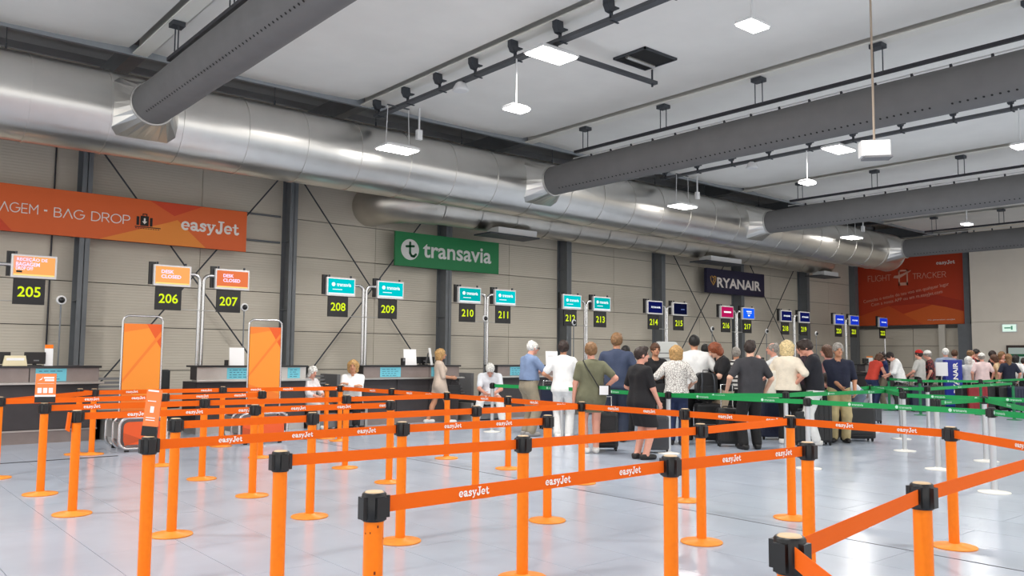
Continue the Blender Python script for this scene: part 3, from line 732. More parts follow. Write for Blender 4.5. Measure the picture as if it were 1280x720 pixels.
# things standing on the counters
def monitor_back(x, y, label, w_=.42, h=.2):
    t = thing('desk_monitor', label, 'monitor', (x, y, 1.295))
    MB().box(-w_/2, w_/2, -.02, .03, .03, .03+h).build('case', M_BLACK, t, bevel=.008); MB().box(-.1, .1, -.05, .1, 0, .015).box(-.03, .03, .0, .03, .01, .08).build('stand', M_BLACK, t)
    MB().box(-.02, .06, -.025, -.02, .08, .1).build('badge', M_GREYPL, t); return t
def leaf(x, y, w_, h, label, m=M_PAPER, lean=12, rz=0, lines=None):
    t = thing('paper_stand', label, 'stand', (x, y, 1.295), R(rz))
    c, s_ = math.cos(R(lean)), math.sin(R(lean))
    fn = lambda u, v, d: (u, v*s_+d, v*c)
    MB().prism([(-w_/2, 0), (w_/2, 0), (w_/2, h), (-w_/2, h)], fn, 0, .006).build('sheet', m, t)
    MB().prism([(-.03, 0), (.03, 0), (.03, h*.7), (-.03, h*.7)], lambda u, v, d: (u, .16-v*s_*1.2+d, v*c), 0, .006).build('prop', M_GREYPL, t)
    if lines: MB().prism([(-w_/2, h*.82), (w_/2, h*.82), (w_/2, h), (-w_/2, h)], lambda u, v, d: (u, v*s_-.003+d, v*c), 0, .002).build('header', lines, t)
    return t
yc = YF+.12
monitor_back(2.36, yc, 'black monitor back at the far left edge of the counter'); monitor_back(2.93, yc, 'black monitor back right of the cream box on the left counter', .32)
t = thing('document_box', 'cream box of papers on the left counter', 'box', (2.63, yc, 1.295)); MB().prism([(-.18, 0), (.18, 0), (.15, .17), (-.15, .17)], lambda u, v, d: (u, d, v), -.08, .08).build('body', mat('cream', (236, 224, 186), .6), t); MB().box(-.13, .13, -.082, -.079, .09, .13).build('label_strip', M_PAPER, t)
leaf(3.14, yc, .13, .36, 'slim white leaflet holder with orange top on the left counter', M_PAPER, 3, 0, M_ORANGE)
p = at_Y(296, 457, yc); leaf(p.x, yc, .28, .36, 'tilted white sheet stand on the counter under board 207', M_PAPER, 15, -15); MB().box(p.x-.22, p.x-.16, yc+.02, yc+.08, 1.295, 1.40).build('card_reader', M_BLACK); o = bpy.data.objects['card_reader']; tag(o, 'small black card reader beside the tilted sheet under board 207', 'card reader')
p = at_Y(513, 457, yc); leaf(p.x, yc, .34, .36, 'upright white sheet stand on the counter left of the walking woman', M_PAPER, 6)
p = at_Y(540, 457, yc); leaf(p.x, yc, .12, .4, 'narrow white sheet behind the walking woman, leaning on the counter', M_PAPER, 10, 30)
monitor_back(at_Y(530, 457, yc+.2).x, yc+.22, 'black monitor back between the white sheets on the middle counter', .6, .16)
t = thing('card_reader', 'black card reader left of the upright white sheet', 'card reader', (at_Y(504, 457, yc).x, yc, 1.295)); MB().box(-.04, .04, -.03, .05, 0, .16).build('body', M_BLACK, t, bevel=.008); MB().box(-.03, .03, -.034, -.03, .09, .14).build('display', M_GREYPL, t)
for x, y, lab in ((17.3, yc, 'behind the tall man in dark blue'), (20.3, yc, 'behind the woman in black'), (24.4, yc, 'behind the striped T-shirt'), (31.6, yc, 'left of the red vest'), (33.4, yc, 'right of the red vest')):
    monitor_back(x, y, 'black monitor back on the counter '+lab)
leaf(32.0, yc, .5, .32, 'white and yellow leaflets propped on the far counter by the red vest', M_PAPER, 8, 0, OR2)
p = at_Y(1085, 452, yc)
# office chair
t = thing('office_chair', 'charcoal office chair back showing beside the steel fronted desk', 'chair', (5.30, YF+.9, 0), R(10))
MB().box(-.24, .24, .18, .26, .62, 1.2).build('backrest', mat('charcoal', (44, 48, 50), .7), t, bevel=.05); MB().box(-.24, .24, -.24, .24, .46, .54).build('seat', mat('charcoal', (44, 48, 50), .7), t, bevel=.03)
MB().tube([(0, 0, .08), (0, 0, .46)], .03, 10).build('column', M_BLACK, t)
b5 = MB()
for k in range(5): b5.tube([(0, 0, .1), (.28*math.cos(R(72*k)), .28*math.sin(R(72*k)), .05)], .022, 6).ell((.28*math.cos(R(72*k)), .28*math.sin(R(72*k)), .03), (.03, .03, .03), 8, 6)
b5.build('star_base', M_BLACK, t)
for x, lab in ((8.62, 'black chair back behind the seated couple'), (12.72, 'black chair back behind the bowed man in white')):
    t = thing('office_chair', lab, 'chair', (x, YF+1.75, 0)); MB().box(-.24, .24, .0, .08, .75, 1.25).build('backrest', M_BLACK, t, bevel=.05); MB().box(-.23, .23, -.4, .04, .5, .58).build('seat', M_BLACK, t, bevel=.03); MB().tube([(0, -.18, 0.0), (0, -.18, .5)], .03, 8).tube([(0, .04, .54), (0, .06, .8)], .02, 6).build('column', M_BLACK, t)

# ================================================================= ORANGE BANNERS AND BAG SIZERS
def rrect(x0, x1, z0, z1, r, n=5):
    pts = []
    for cx, cz, a0 in ((x1-r, z0+r, -90), (x1-r, z1-r, 0), (x0+r, z1-r, 90), (x0+r, z0+r, 180)):
        pts += [(cx+r*math.cos(R(a0+90*i/n)), cz+r*math.sin(R(a0+90*i/n))) for i in range(n+1)]
    return pts
def loop_tube(m, pts, y, r): q = [(u, y, v) for u, v in pts]; return m.tube(q+[q[0]], r, 8, caps=False)
def sizer(pxl, pxr, ybase, label, ztop, rot):
    a = at_z(pxl, ybase); b2 = at_z(pxr, ybase); w_ = (b2-a).length
    return None
def bag_sizer(loc, W, D, label, flip=False):
    t = thing('bag_sizer', label, 'bag sizer', loc, 0)
    z0, z1 = .05, .52
    for y in (0.0, D*.45, D): loop_tube(MB(), rrect(-W/2, W/2, z0, z1, .12), y, .026).build('frame_loop', M_TUBE, t)
    MB().prism(rrect(-W/2+.06, W/2-.06, z0+.06, z1-.06, .08), lambda u, v, d: (u, .0+d, v), -.008, .008).build('orange_panel', mat('sizer_orange', (236, 92, 36), .5), t)
    MB().prism(rrect(-W/2+.03, W/2-.03, z0+.03, z1-.03, .10), lambda u, v, d: (u, D*.45+d, v), -.006, .006).build('grey_panel', M_GREYPL, t)
    sh = MB()
    for a, b2 in (((-W/2+.1, z1), (W/2-.1, z1)),): pass
    for u in (-W/2, W/2): sh.box(u-.006, u+.006, 0, D, .2, .46)
    sh.build('side_plates', M_STEEL, t)
    ft = MB()
    for u in (-W/2+.12, W/2-.12):
        for y in (0.02, D-.02): ft.box(u-.03, u+.03, y-.02, y+.02, 0, z0)
    ft.build('feet', M_BLACK, t)
    bx = MB().prism([(-W/2+.08, .1), (-W/2+.05, .3), (0, .18)], lambda u, v, d: (u, -.009-d, v), 0, .001); bx.build('panel_art', OR4, t)
    return t
def banner(x, y, W, z0, z1, label):
    t = thing('banner_stand', label, 'banner', (x, y, 0))
    pts = [(-W/2, 0)]+[(-W/2+.1-.1*math.cos(R(a)), z1-.1+.1*math.sin(R(a))) for a in range(0, 91, 15)]+[(W/2-.1+.1*math.sin(R(a)), z1-.1+.1*math.cos(R(a))) for a in range(0, 91, 15)]+[(W/2, 0)]
    MB().tube([(u, 0, v) for u, v in pts], .016, 8).build('tube_frame', M_TUBE, t)
    pz1 = z1-.13
    MB().box(-W/2+.02, W/2-.02, -.008, .008, z0, pz1).build('orange_panel', mat('banner_orange', (253, 152, 46), .55), t)
    bo2 = mat('banner_deep', (248, 130, 40), .55); h = pz1-z0; w_ = W/2-.022
    f = lambda u, v, d: (u, -.0085-d, z0+v*h)
    MB().prism([(-w_, .9), (w_, .98), (w_, 1), (-w_, 1)], f, 0, .001).build('print_shape', bo2, t)
    MB().prism([(w_*.2, 1), (w_, .72), (w_, 1)], f, 0, .0015).build('print_shape', mat('banner_red', (236, 92, 22), .55), t)
    MB().prism([(-w_, .36), (-w_, .32), (w_, .86), (w_, .92)], f, 0, .002).build('print_shape', bo2, t)
    MB().prism([(-w_, 0), (-w_, .22), (w_, .08), (w_, 0)], f, 0, .001).build('print_shape', bo2, t)
    MB().tube([(-W/2, 0, z0-.06), (W/2, 0, z0-.06)], .014, 8).tube([(-W/2, 0, .03), (-W/2, -.3, .02)], .014, 8).tube([(W/2, 0, .03), (W/2, -.3, .02)], .014, 8).tube([(-W/2, 0, .03), (-W/2, .3, .02)], .014, 8).tube([(W/2, 0, .03), (W/2, .3, .02)], .014, 8).build('feet', M_TUBE, t)
    return t
YB = 14.35
a = at_Y(153, 420, YB); b2 = at_Y(203, 420, YB); zt = at_Y(178, 395, YB).z; zb = at_Y(178, 513, YB).z
banner((a.x+b2.x)/2, YB, b2.x-a.x, zb, zt, 'left orange banner stand in a silver tube frame')
a = at_Y(311, 420, YB); b2 = at_Y(352, 420, YB); zt = at_Y(331, 400, YB).z; zb = at_Y(331, 500, YB).z
banner((a.x+b2.x)/2, YB, b2.x-a.x, zb, zt, 'right orange banner stand in a silver tube frame')
p0 = at_z(148, 566); p1 = at_Y(208, 560, p0.y)
bag_sizer(((p0.x+p1.x)/2, p0.y, 0), p1.x-p0.x, .75, 'orange and silver bag sizer at the foot of the left banner')
p0 = at_z(311, 556); p1 = at_Y(360, 550, p0.y)
bag_sizer(((p0.x+p1.x)/2-.1, p0.y, 0), p1.x-p0.x+.15, .7, 'orange and silver bag sizer at the foot of the right banner')
# ================================================================= BELT STANCHIONS
PH = .98
def stanchion_meshes(paint, base, rad, tone):
    pm = MB().lathe([(rad, .022), (rad, PH-.11)], n=20).mesh('post', paint)
    bm_ = MB().lathe([(.170, 0), (.175, .006), (.172, .013), (.06, .024), (rad+.012, .034), (rad+.001, .036)], n=32).mesh('base', base)
    hm = MB().lathe([(rad+.006, PH-.115), (rad+.009, PH-.11), (rad+.009, PH-.006), (rad+.004, PH)], n=20)
    for k in range(4):
        a = R(90*k); c, s_ = math.cos(a), math.sin(a)
        M = Matrix.Rotation(a, 4, 'Z')
        hm.box(rad+.004, rad+.022, -.022, .022, PH-.105, PH-.015, M)
    hm = hm.mesh('belt_head', M_BLACK)
    cm = MB().lathe([(rad-.002, PH), (rad-.006, PH+.004)], n=20).mesh('cap', tone)
    return pm, bm_, hm, cm
OS = stanchion_meshes(M_ORANGE, M_BASE, .041, mat('cap_tan', (222, 190, 150), .5))
SS = stanchion_meshes(M_SILVER, M_WBASE, .036, M_BLACK)
GS = stanchion_meshes(M_GREENP, M_GREENP, .036, M_BLACK)
BS = stanchion_meshes(M_RUBBER, M_RUBBER, .036, M_BLACK)
POST = {}
def stanchion(key, p, label, kind=OS, cat='stanchion', group=None):
    t = thing({id(OS): 'orange_stanchion', id(SS): 'silver_stanchion', id(GS): 'green_stanchion', id(BS): 'black_stanchion'}[id(kind)], label, cat, (p.x, p.y, 0), random.uniform(-.2, .2), group)
    for nm, me in zip(('post', 'base', 'belt_head', 'cap'), kind): link(nm, me, t)
    t.rotation_euler = (0, 0, 0); POST[key] = t; return t
LOGO = {}
def logo_mesh(kind):
    if kind not in LOGO:
        if kind == 'easy':
            LOGO[kind] = put2d(MB(), EASY, (0, 0, 0), UX, UZ, None, .175, (.5, .5)).mesh('belt_lettering', M_WHITE)
        else:
            m = MB(); vs, fs = txt2d('transavia', .012); x0, x1, y0, y1 = bounds(vs); s_ = .16/(x1-x0)
            m.add([((x-(x0+x1)/2)*s_, 0, (y-(y0+y1)/2)*s_) for x, y in vs], fs)
            m.add([(-.115+.022*math.cos(R(a)), 0, .022*math.sin(R(a))) for a in range(0, 360, 45)], [list(range(8))]); LOGO[kind] = m.mesh('belt_lettering', mat('belt_print', (190, 226, 206), .6))
    return LOGO[kind]
def belt(ka, kb, logos=(), m=M_BELT, kind='easy', gap=.055, sag=.0, z=.925, h=.066, autologo=0):
    a = POST[ka]; pa = a.location.copy(); pb = POST[kb].location.copy() if isinstance(kb, str) else Vector(kb)
    d = (pb-pa); d.z = 0; L = d.length; d.normalize(); n = Vector((-d.y, d.x, 0))
    s0, s1 = gap, L-(gap if isinstance(kb, str) else 0)
    mb = MB(); N = 8; rz = []
    for i in range(N+1):
        t = i/N; p = d*(s0+(s1-s0)*t); zz = z-sag*4*t*(1-t)
        for e, q in ((-.0012, -h/2), (.0012, -h/2), (.0012, h/2), (-.0012, h/2)): mb.v.append(tuple(p+n*e+Vector((0, 0, zz+q))))
    for i in range(N):
        for j in range(4): mb.f.append([i*4+j, i*4+(j+1)%4, (i+1)*4+(j+1)%4, (i+1)*4+j]); mb.sm.append(False)
    mb.f += [[3, 2, 1, 0], [N*4, N*4+1, N*4+2, N*4+3]]; mb.sm += [False, False]
    bo = mb.build('belt', m, a)
    # lettering on the side towards the hall
    mid = pa+d*L/2
    side = n if n.dot(CO-mid) > 0 else -n
    ux = Vector((-side.y, side.x, 0))
    rot = math.atan2(ux.y, ux.x)
    ts = []
    for x in logos:
        lo, hi = 0.0, 1.0; f0 = px_of(pa+Vector((0,0,z)))[0] - x
        for _ in range(40):
            mi = (lo+hi)/2; f = px_of(pa+d*(L*mi)+Vector((0,0,z)))[0] - x
            if (f > 0) == (f0 > 0): lo = mi
            else: hi = mi
        ts.append(lo)
    if autologo:
        k = max(1, int(L/autologo)); ts += [(i+.5)/k for i in range(k)]
    for t in ts:
        p = d*(L*t)+side*.0035; zz = z-sag*4*t*(1-t)
        o = link('belt_lettering', logo_mesh(kind), bo, (p.x, p.y, zz), rot)
    return bo
def B(x, y): return at_z(x, y, 0)
def T(x, y): return at_z(x, y, PH)
O = [
 ('F1', T(468,615), 'chipped orange stanchion at the bottom left of centre, nearest belt starts here'),
 ('F2', T(351,564), 'orange stanchion starting the second belt row, left of centre at the bottom'),
 ('F3', T(187,546), 'tall orange stanchion at lower left with a slim orange leaflet board tilted on top'),
 ('F4', T(838,570), 'front orange stanchion at lower right of centre, middle post of the nearest belt'),
 ('F5', T(654,545), 'front orange stanchion below the woman in white, second post of its row'),
 ('F6', T(1009,553), 'orange stanchion ending the nearest belt at its right end'),
 ('F7', T(1152,604), 'second orange stanchion from the lower right corner, belts sloping both ways'),
 ('F8', T(987,670), 'orange stanchion at the bottom edge in the right corner, two belts meeting'),
 ('F9', B(1193,684), 'orange stanchion standing alone at right before the silver posts'),
 ('c1', B(500,677), 'orange stanchion directly behind the nearest belt, round base fully seen, left of centre'),
 ('c2', B(214,669), 'orange stanchion with full round base just right of the leaflet board post'),
 ('c3', B(387,646), 'orange stanchion below the two seated people, with its base clear on the floor'),
 ('c4', B(684,651), 'orange stanchion below the man in the pale blue shirt, belt ending on its cap'),
 ('c5', B(877,678), 'orange stanchion right of the nearest middle post, large base in view'),
 ('c6', B(857,626), 'slim looking orange stanchion below the blond woman with the black bag'),
 ('c7', B(990,648), 'orange stanchion below the man in charcoal, behind the end of the nearest belt'),
 ('l1', B(90,643), 'orange stanchion with loose belt end and scuffed shaft, second from the left'),
 ('l2', B(50,618), 'leftmost full orange stanchion with an orange notice board on top'),
 ('l3', B(252,599), 'orange stanchion with base on open floor between the two bag sizers'),
 ('l4', B(315,620), 'orange stanchion in front of the right bag sizer'),
 ('m1', B(431,585), 'orange stanchion right of the right bag sizer, in front of the seated woman'),
 ('m2', B(486,603), 'orange stanchion where a long belt ends, left of the walking woman'),
 ('m3', B(558,573), 'orange stanchion at the feet of the walking woman in beige'),
 ('m4', B(594,620), 'orange stanchion below the bowed man in white, nearer of two'),
 ('m5', B(635,586), 'orange stanchion below the bowed man in white, farther of two'),
 ('m6', B(727,604), 'orange stanchion below the woman in the olive dress'),
 ('b1', B(96,568), 'orange stanchion before the left counter, left of a close pair'),
 ('b2', B(114,568), 'orange stanchion before the left counter, right of a close pair'),
 ('b3', B(276,558), 'rear orange stanchion left of the right banner'),
 ('b4', B(202,582), 'orange stanchion beside the left bag sizer, half hidden by the leaflet board'),
 ('b5', B(325,572), 'rear orange stanchion ending a belt below the right banner'),
 ('b6', B(424,551), 'rear orange stanchion at the knees of the seated couple'),
 ('b7', B(489,561), 'rear orange stanchion left of the walking woman, half hidden by a nearer post'),
 ('b8', B(407,548), 'rear orange stanchion in front of the white haired seated woman'),
 ('x0', B(-6,598), 'orange stanchion cut by the left edge, only its base and belt show'),
]
for k, p, lab in O: stanchion(k, p, lab)
# posts just outside the frame that hold the belts running out of it
stanchion('xr', at_z(1420, 570, PH), 'orange stanchion outside the right edge holding the long belt')
stanchion('xq', at_z(1345, 552, PH), 'orange stanchion outside the right edge holding the sloping belt')
stanchion('xn', at_z(1120, 770, PH), 'orange stanchion below the bottom edge holding the corner belt')
belt('F1', 'F4', [592, 697, 787]); belt('F4', 'F6', [914, 979])
belt('F2', 'F5'); belt('F5', 'c5'); belt('c5', 'c7')
belt('F3', 'c1', [288, 378, 458]); belt('c1', 'c4', [566, 630])
belt('c2', 'c3'); belt('c3', 'm4'); belt('m4', 'm6')
belt('l1', 'l4', [171, 243, 308]); belt('l4', 'm2', [373, 430, 482])
belt('l2', 'l3', [115]); belt('l3', 'm1'); belt('m1', 'm3')
belt('m3', 'm5', [606, 640]); belt('m5', 'm6', [668, 702]); belt('m6', 'c6', [767, 812]); belt('c6', 'c7', [907, 968]); belt('c7', 'F9', [1056, 1134]); belt('F9', 'xr', [1279])
belt('F8', 'F7'); belt('F7', 'xq'); belt('F8', 'xn')
belt('x0', 'b2', []); belt('b2', 'b3', [165, 258]); belt('b3', 'b6', [258, 320, 360]); belt('b4', 'b5', [253, 300]); belt('x0', 'b4', [115, 173])
belt('b6', 'b7', [466]); belt('b7', 'm3', [512, 536]); belt('b1', 'b2')
# a loose belt tail on the second post from the left
MB().prism([(-.075, .965), (-.05, .965), (-.062, .78), (-.09, .80)], lambda u, v, d: (u, d, v), -.03, .03).build('loose_belt', M_BELT, POST['l1'])
# notice boards clipped on posts
def board(k, w_, h, rz, tilt):
    t = POST[k]
    m = MB().box(-w_/2, w_/2, -.006, .006, 0, h); o = m.build('notice_board', mat('notice_orange', (250, 132, 66), .5), t, (0, 0, PH+.05)); o.rotation_euler = (0, R(tilt), rz)
    MB().box(-w_/2, w_/2, -.012, .012, -.045, .02).build('clip', M_BLACK, o)
    if w_ > .15:
        MB().box(-w_/2, w_/2, -.008, -.006, .02, .04).build('pale_strip', M_PAPER, o)
        ic = MB()
        for i in range(3): ic.box(-w_*.38+i*w_*.27, -w_*.38+i*w_*.27+w_*.2, -.009, -.006, h*.22, h*.43)
        ic.build('bag_symbols', M_PAPER, o)
        MB().prism([(-w_*.36, h*.72), (-w_*.2, h*.76), (-w_*.14, h*.9), (-.2*w_, h*.82)], lambda u, v, d: (u, -.007-d, v), 0, .001).box(-w_*.1, w_*.4, -.008, -.006, h*.8, h*.87).box(-w_*.05, w_*.4, -.008, -.006, h*.70, h*.77).box(-w_*.4, w_*.4, -.008, -.006, h*.6, h*.61).build('print_lines', M_PAPER, o)
    else:
        MB().box(-w_*.12, w_*.12, -.008, -.006, h*.42, h*.58).box(-w_*.4, w_*.3, -.008, -.006, h*.95, h*.99).box(-w_*.35, w_*.25, -.008, -.006, h*.22, h*.24).box(-w_*.35, w_*.25, -.008, -.006, h*.28, h*.30).box(-w_*.35, w_*.2, -.008, -.006, h*.7, h*.72).build('print_lines', M_PAPER, o)
board('l2', .20, .27, R(-20), 0); board('F3', .10, .265, R(-38), 5)
ch = MB(); rc = random.Random(5)
for i in range(15):
    a = R(rc.uniform(170, 320)); z = rc.choice([rc.uniform(.2, .75), rc.uniform(.3, .6), rc.uniform(.78, .85)]); q = rc.uniform(.0012, .0042)
    M = Matrix.Rotation(a, 4, 'Z'); ch.box(.0405, .0418, -q, q, z-q*1.6, z+q*1.6, M)
stuff(ch.build('paint_chips', mat('chip_rust', (120, 40, 16), .8), POST['F1']))
# ---- silver posts with green belts
S = [
 ('g1', B(1243,616), 'nearest silver stanchion at the right with a green belt and white base'),
 ('g2', B(1173,587), 'silver stanchion with dark slotted head right of centre, no green belt crossing its top'),
 ('g3', B(1131,564), 'silver stanchion in the middle of the green belts, nearer of two close bases'),
 ('g4', B(1127,549), 'silver stanchion in the middle of the green belts, farther of two close bases'),
 ('g5', B(1233,577), 'silver stanchion behind the nearest silver post at right'),
 ('g6', B(1011,586), 'silver stanchion beside the black suitcase of the man in white trousers'),
 ('g7', at_z(982,490,PH), 'silver stanchion in front of the blonde woman in cream'),
 ('g8', B(836,567), 'silver stanchion right of the woman in the black dress'),
 ('g9', B(702,548), 'silver stanchion in front of the woman all in white'),
 ('g10', B(615,540), 'leftmost silver stanchion, before the bowed man in white'),
 ('g11', B(1089,540), 'silver stanchion right of the large black suitcases'),
 ('g12', B(1161,544), 'silver stanchion left of the blue totem'),
]
for k, p, lab in S: stanchion(k, p, lab, SS)
G = [('h1', B(1151,519), 'green stanchion with thin grey base behind the silver middle posts'), ('h2', B(1268,525), 'green stanchion with green base at the right edge'), ('h3', B(1227,519), 'far green stanchion between the blue totem and the right edge'), ('h4', B(1112,513), 'far green stanchion right of the man bending down')]
for k, p, lab in G: stanchion(k, p, lab, GS)
stanchion('hx', at_z(1390, 500, PH), 'green stanchion outside the right edge', GS); stanchion('hy', at_z(1360, 522, PH), 'silver stanchion outside the right edge', SS); stanchion('hz', at_z(1330, 470, PH), 'far green stanchion outside the right edge', GS)
gb = dict(m=M_GREEN, kind='tr')
belt('g10', 'g9', [665, 690], **gb); belt('g9', 'g8', [770], **gb); belt('g8', 'g6', [880, 962], **gb); belt('g6', 'g1', [1072, 1132, 1200], **gb); belt('g1', 'hy', [1251], **gb)
belt('g7', 'g11', [1030, 1055], **gb); belt('g11', 'g3', [], **gb); belt('g3', 'hx', [1175, 1230, 1270], **gb); belt('g2', 'g5', [1186], **gb); belt('g11', 'g12', [1100, 1130], **gb); belt('g12', 'h2', [1200, 1240], **gb)
belt('g7', 'g4', [1040, 1090], **gb); belt('h4', 'h1', [1125], **gb); belt('h1', 'h3', [1190], **gb); belt('h3', 'hz', [1250], **gb); belt('g5', 'hy', [1262], **gb); belt('g8', 'g7', [900], **gb)
# far black barrier in front of the far crowd
K = [(1062, 'left'), (1135, 'middle'), (1215, 'right'), (1300, 'outermost')]
for i, (x, nm) in enumerate(K):
    d = 30.5 - i*1.2; p = at_depth(x, 470, d); stanchion('k%d' % i, p, 'far black stanchion, %s of its row before the far crowd' % nm, BS)
for i in range(3): belt('k%d' % i, 'k%d' % (i+1), m=M_RUBBER, h=.09)
# blue totem and white board among the far crowd
p = at_depth(1191, 470, 26.0)
t = thing('totem_sign', 'tall dark blue totem with white upright lettering among the far crowd', 'sign', (p.x, p.y, 0), -YAW)
zt = at_depth(1191, 450, 26.0).z
MB().box(-.27, .27, -.07, .07, .05, zt).build('column', mat('totem_blue', (22, 40, 150), .45), t, bevel=.015); MB().box(-.33, .33, -.2, .2, 0, .05).build('foot', M_BLACK, t)
words('RYANAIR', (.05, -.074, zt-.55), UZ, -UX, .15, .95, (.5, .5), .03).build('lettering', M_WHITE, t)
p = at_depth(1177, 461, 25.6)
t = thing('notice_board', 'white notice board on a stand left of the blue totem', 'board', (p.x, p.y, 0), -YAW)
MB().box(-.19, .19, -.012, .012, p.z-.22, p.z+.2).build('board', M_PAPER, t, bevel=.01); MB().tube([(0, .02, .02), (0, .02, p.z)], .018, 8).build('stem', M_TUBE, t); MB().lathe([(.16, 0), (.15, .02)], n=20).build('foot', M_WBASE, t)
p = at_depth(833, 460, 17.2)
t = thing('notice_board', 'pale rounded notice board behind the woman in a black top', 'board', (p.x, p.y, 0), -YAW)
MB().prism(rrect(-.24, .24, .35, 1.85, .08), lambda u, v, d: (u, d, v), -.012, .012).build('board', mat('board_pale', (206, 208, 204), .5), t); MB().box(-.16, .1, -.016, -.012, 1.6, 1.62).box(-.16, .14, -.016, -.012, 1.5, 1.52).build('print_lines', M_GREYPL, t)
MB().box(-.2, .2, -.18, .18, 0, .03).box(-.03, .03, -.02, .02, .0, .4).build('foot', M_TUBE, t)
# ================================================================= PEOPLE
class Field:
    """distance field on a grid; smooth unions of tapered limbs; meshed with surface nets"""
    def __init__(s, lo, hi, h):
        s.lo = np.array(lo, float); s.h = h; s.n = np.ceil((np.array(hi)-s.lo)/h).astype(int)+1
        s.ax = [s.lo[i]+h*np.arange(s.n[i]) for i in range(3)]
        s.f = np.full(tuple(s.n), 9.0, np.float32)
    def win(s, lo, hi):
        a = np.clip(np.floor((np.array(lo)-s.lo)/s.h).astype(int), 0, s.n); b = np.clip(np.ceil((np.array(hi)-s.lo)/s.h).astype(int)+1, 0, s.n)
        if np.any(b <= a): return None, None
        sl = tuple(slice(a[i], b[i]) for i in range(3))
        return sl, np.meshgrid(*[s.ax[i][sl[i]] for i in range(3)], indexing='ij')
    def blend(s, sl, d, k, sub=False):
        f = s.f[sl]
        if sub: s.f[sl] = np.maximum(f, -d); return
        h = np.clip(.5+.5*(f-d)/k, 0, 1); s.f[sl] = np.where(f > 5, d, f*(1-h)+d*h-k*h*(1-h))
    def cone(s, a, b, ra, rb, k=.02, flat=None, sub=False):
        a = np.array(a, float); b = np.array(b, float); r = max(ra, rb)+.05+k
        sl, g = s.win(np.minimum(a, b)-r, np.maximum(a, b)+r)
        if sl is None: return s
        d = b-a; L = max((d*d).sum(), 1e-9)
        t = np.clip(sum((g[i]-a[i])*d[i] for i in range(3))/L, 0, 1)
        q = [g[i]-a[i]-t*d[i] for i in range(3)]
        dist = np.sqrt(sum(c*c for c in q))-(ra+(rb-ra)*t)
        s.blend(sl, dist.astype(np.float32), k, sub); return s
    def ell(s, c, r, k=.02, Rm=None, sub=False):
        c = np.array(c, float); r = np.array(r, float); m = r.max()+.05+k
        sl, g = s.win(c-m, c+m)
        if sl is None: return s
        p = [g[i]-c[i] for i in range(3)]
        if Rm is not None: p = [sum(Rm[j, i]*p[j] for j in range(3)) for i in range(3)]
        k0 = np.sqrt(sum((p[i]/r[i])**2 for i in range(3))); k1 = np.sqrt(sum((p[i]/r[i]**2)**2 for i in range(3)))+1e-9
        s.blend(sl, (k0*(k0-1)/k1).astype(np.float32), k, sub); return s
    def cut(s, o, n):
        # remove everything on the +n side of the plane through o
        n = np.array(n, float); n /= np.linalg.norm(n)
        g = np.meshgrid(*s.ax, indexing='ij')
        s.f = np.maximum(s.f, sum((g[i]-o[i])*n[i] for i in range(3))).astype(np.float32); return s
    def rough(s, amp, fr):
        g = np.meshgrid(*s.ax, indexing='ij')
        s.f += (amp*np.sin(g[0]*fr)*np.sin(g[1]*fr*1.13+1)*np.sin(g[2]*fr*.7+2)).astype(np.float32); return s
    def mesh(s, name, m, scale=1.0):
        f = s.f; f[0] = f[-1] = 9; f[:, 0] = f[:, -1] = 9; f[:, :, 0] = f[:, :, -1] = 9
        ins = f < 0; nx, ny, nz = f.shape
        cnt = np.zeros((nx-1, ny-1, nz-1), np.int8)
        cor = [(i, j, k) for i in (0, 1) for j in (0, 1) for k in (0, 1)]
        def cv(A, c): return A[c[0]:c[0]+nx-1, c[1]:c[1]+ny-1, c[2]:c[2]+nz-1]
        for c in cor: cnt += cv(ins, c)
        act = (cnt > 0) & (cnt < 8); idx = np.full(act.shape, -1, np.int64); I = np.argwhere(act); idx[act] = np.arange(len(I))
        if len(I) == 0: return None
        V = {c: f[I[:, 0]+c[0], I[:, 1]+c[1], I[:, 2]+c[2]] for c in cor}
        acc = np.zeros((len(I), 3)); num = np.zeros(len(I))
        for c in cor:
            for ax in range(3):
                if c[ax] == 0:
                    c2 = list(c); c2[ax] = 1; c2 = tuple(c2); va, vb = V[c], V[c2]; x = (va < 0) != (vb < 0)
                    t = np.where(x, va/np.where(x, va-vb, 1), 0); p = np.tile(np.array(c, float), (len(I), 1)); p[:, ax] += t
                    acc += p*x[:, None]; num += x
        P = (s.lo+s.h*(I+acc/num[:, None]))*scale
        quads = []
        for ax in range(3):
            u, v = (ax+1) % 3, (ax+2) % 3
            sa = [slice(1, -1)]*3; sb = [slice(1, -1)]*3; sa[ax] = slice(0, -1); sb[ax] = slice(1, None)
            A, Bq = ins[tuple(sa)], ins[tuple(sb)]
            for flip in (False, True):
                E = np.argwhere((A & ~Bq) if not flip else (~A & Bq))
                if len(E) == 0: continue
                off = np.ones(3, int); off[ax] = 0; E = E+off
                def cell(du, dv):
                    q = E.copy(); q[:, u] += du; q[:, v] += dv; return idx[q[:, 0], q[:, 1], q[:, 2]]
                q = np.stack([cell(-1, -1), cell(0, -1), cell(0, 0), cell(-1, 0)], 1)
                quads.append(q[:, ::-1] if flip else q)
        Q = np.concatenate(quads); Q = Q[(Q >= 0).all(1)]
        me = bpy.data.meshes.new(name); me.vertices.add(len(P)); me.vertices.foreach_set('co', P.astype(np.float32).ravel())
        me.loops.add(Q.size); me.loops.foreach_set('vertex_index', Q.ravel().astype(np.int32))
        me.polygons.add(len(Q)); me.polygons.foreach_set('loop_start', np.arange(0, Q.size, 4, dtype=np.int32)); me.polygons.foreach_set('loop_total', np.full(len(Q), 4, np.int32))
        me.polygons.foreach_set('use_smooth', np.ones(len(Q), bool)); me.materials.append(m); me.update(calc_edges=True); me.validate(); return me

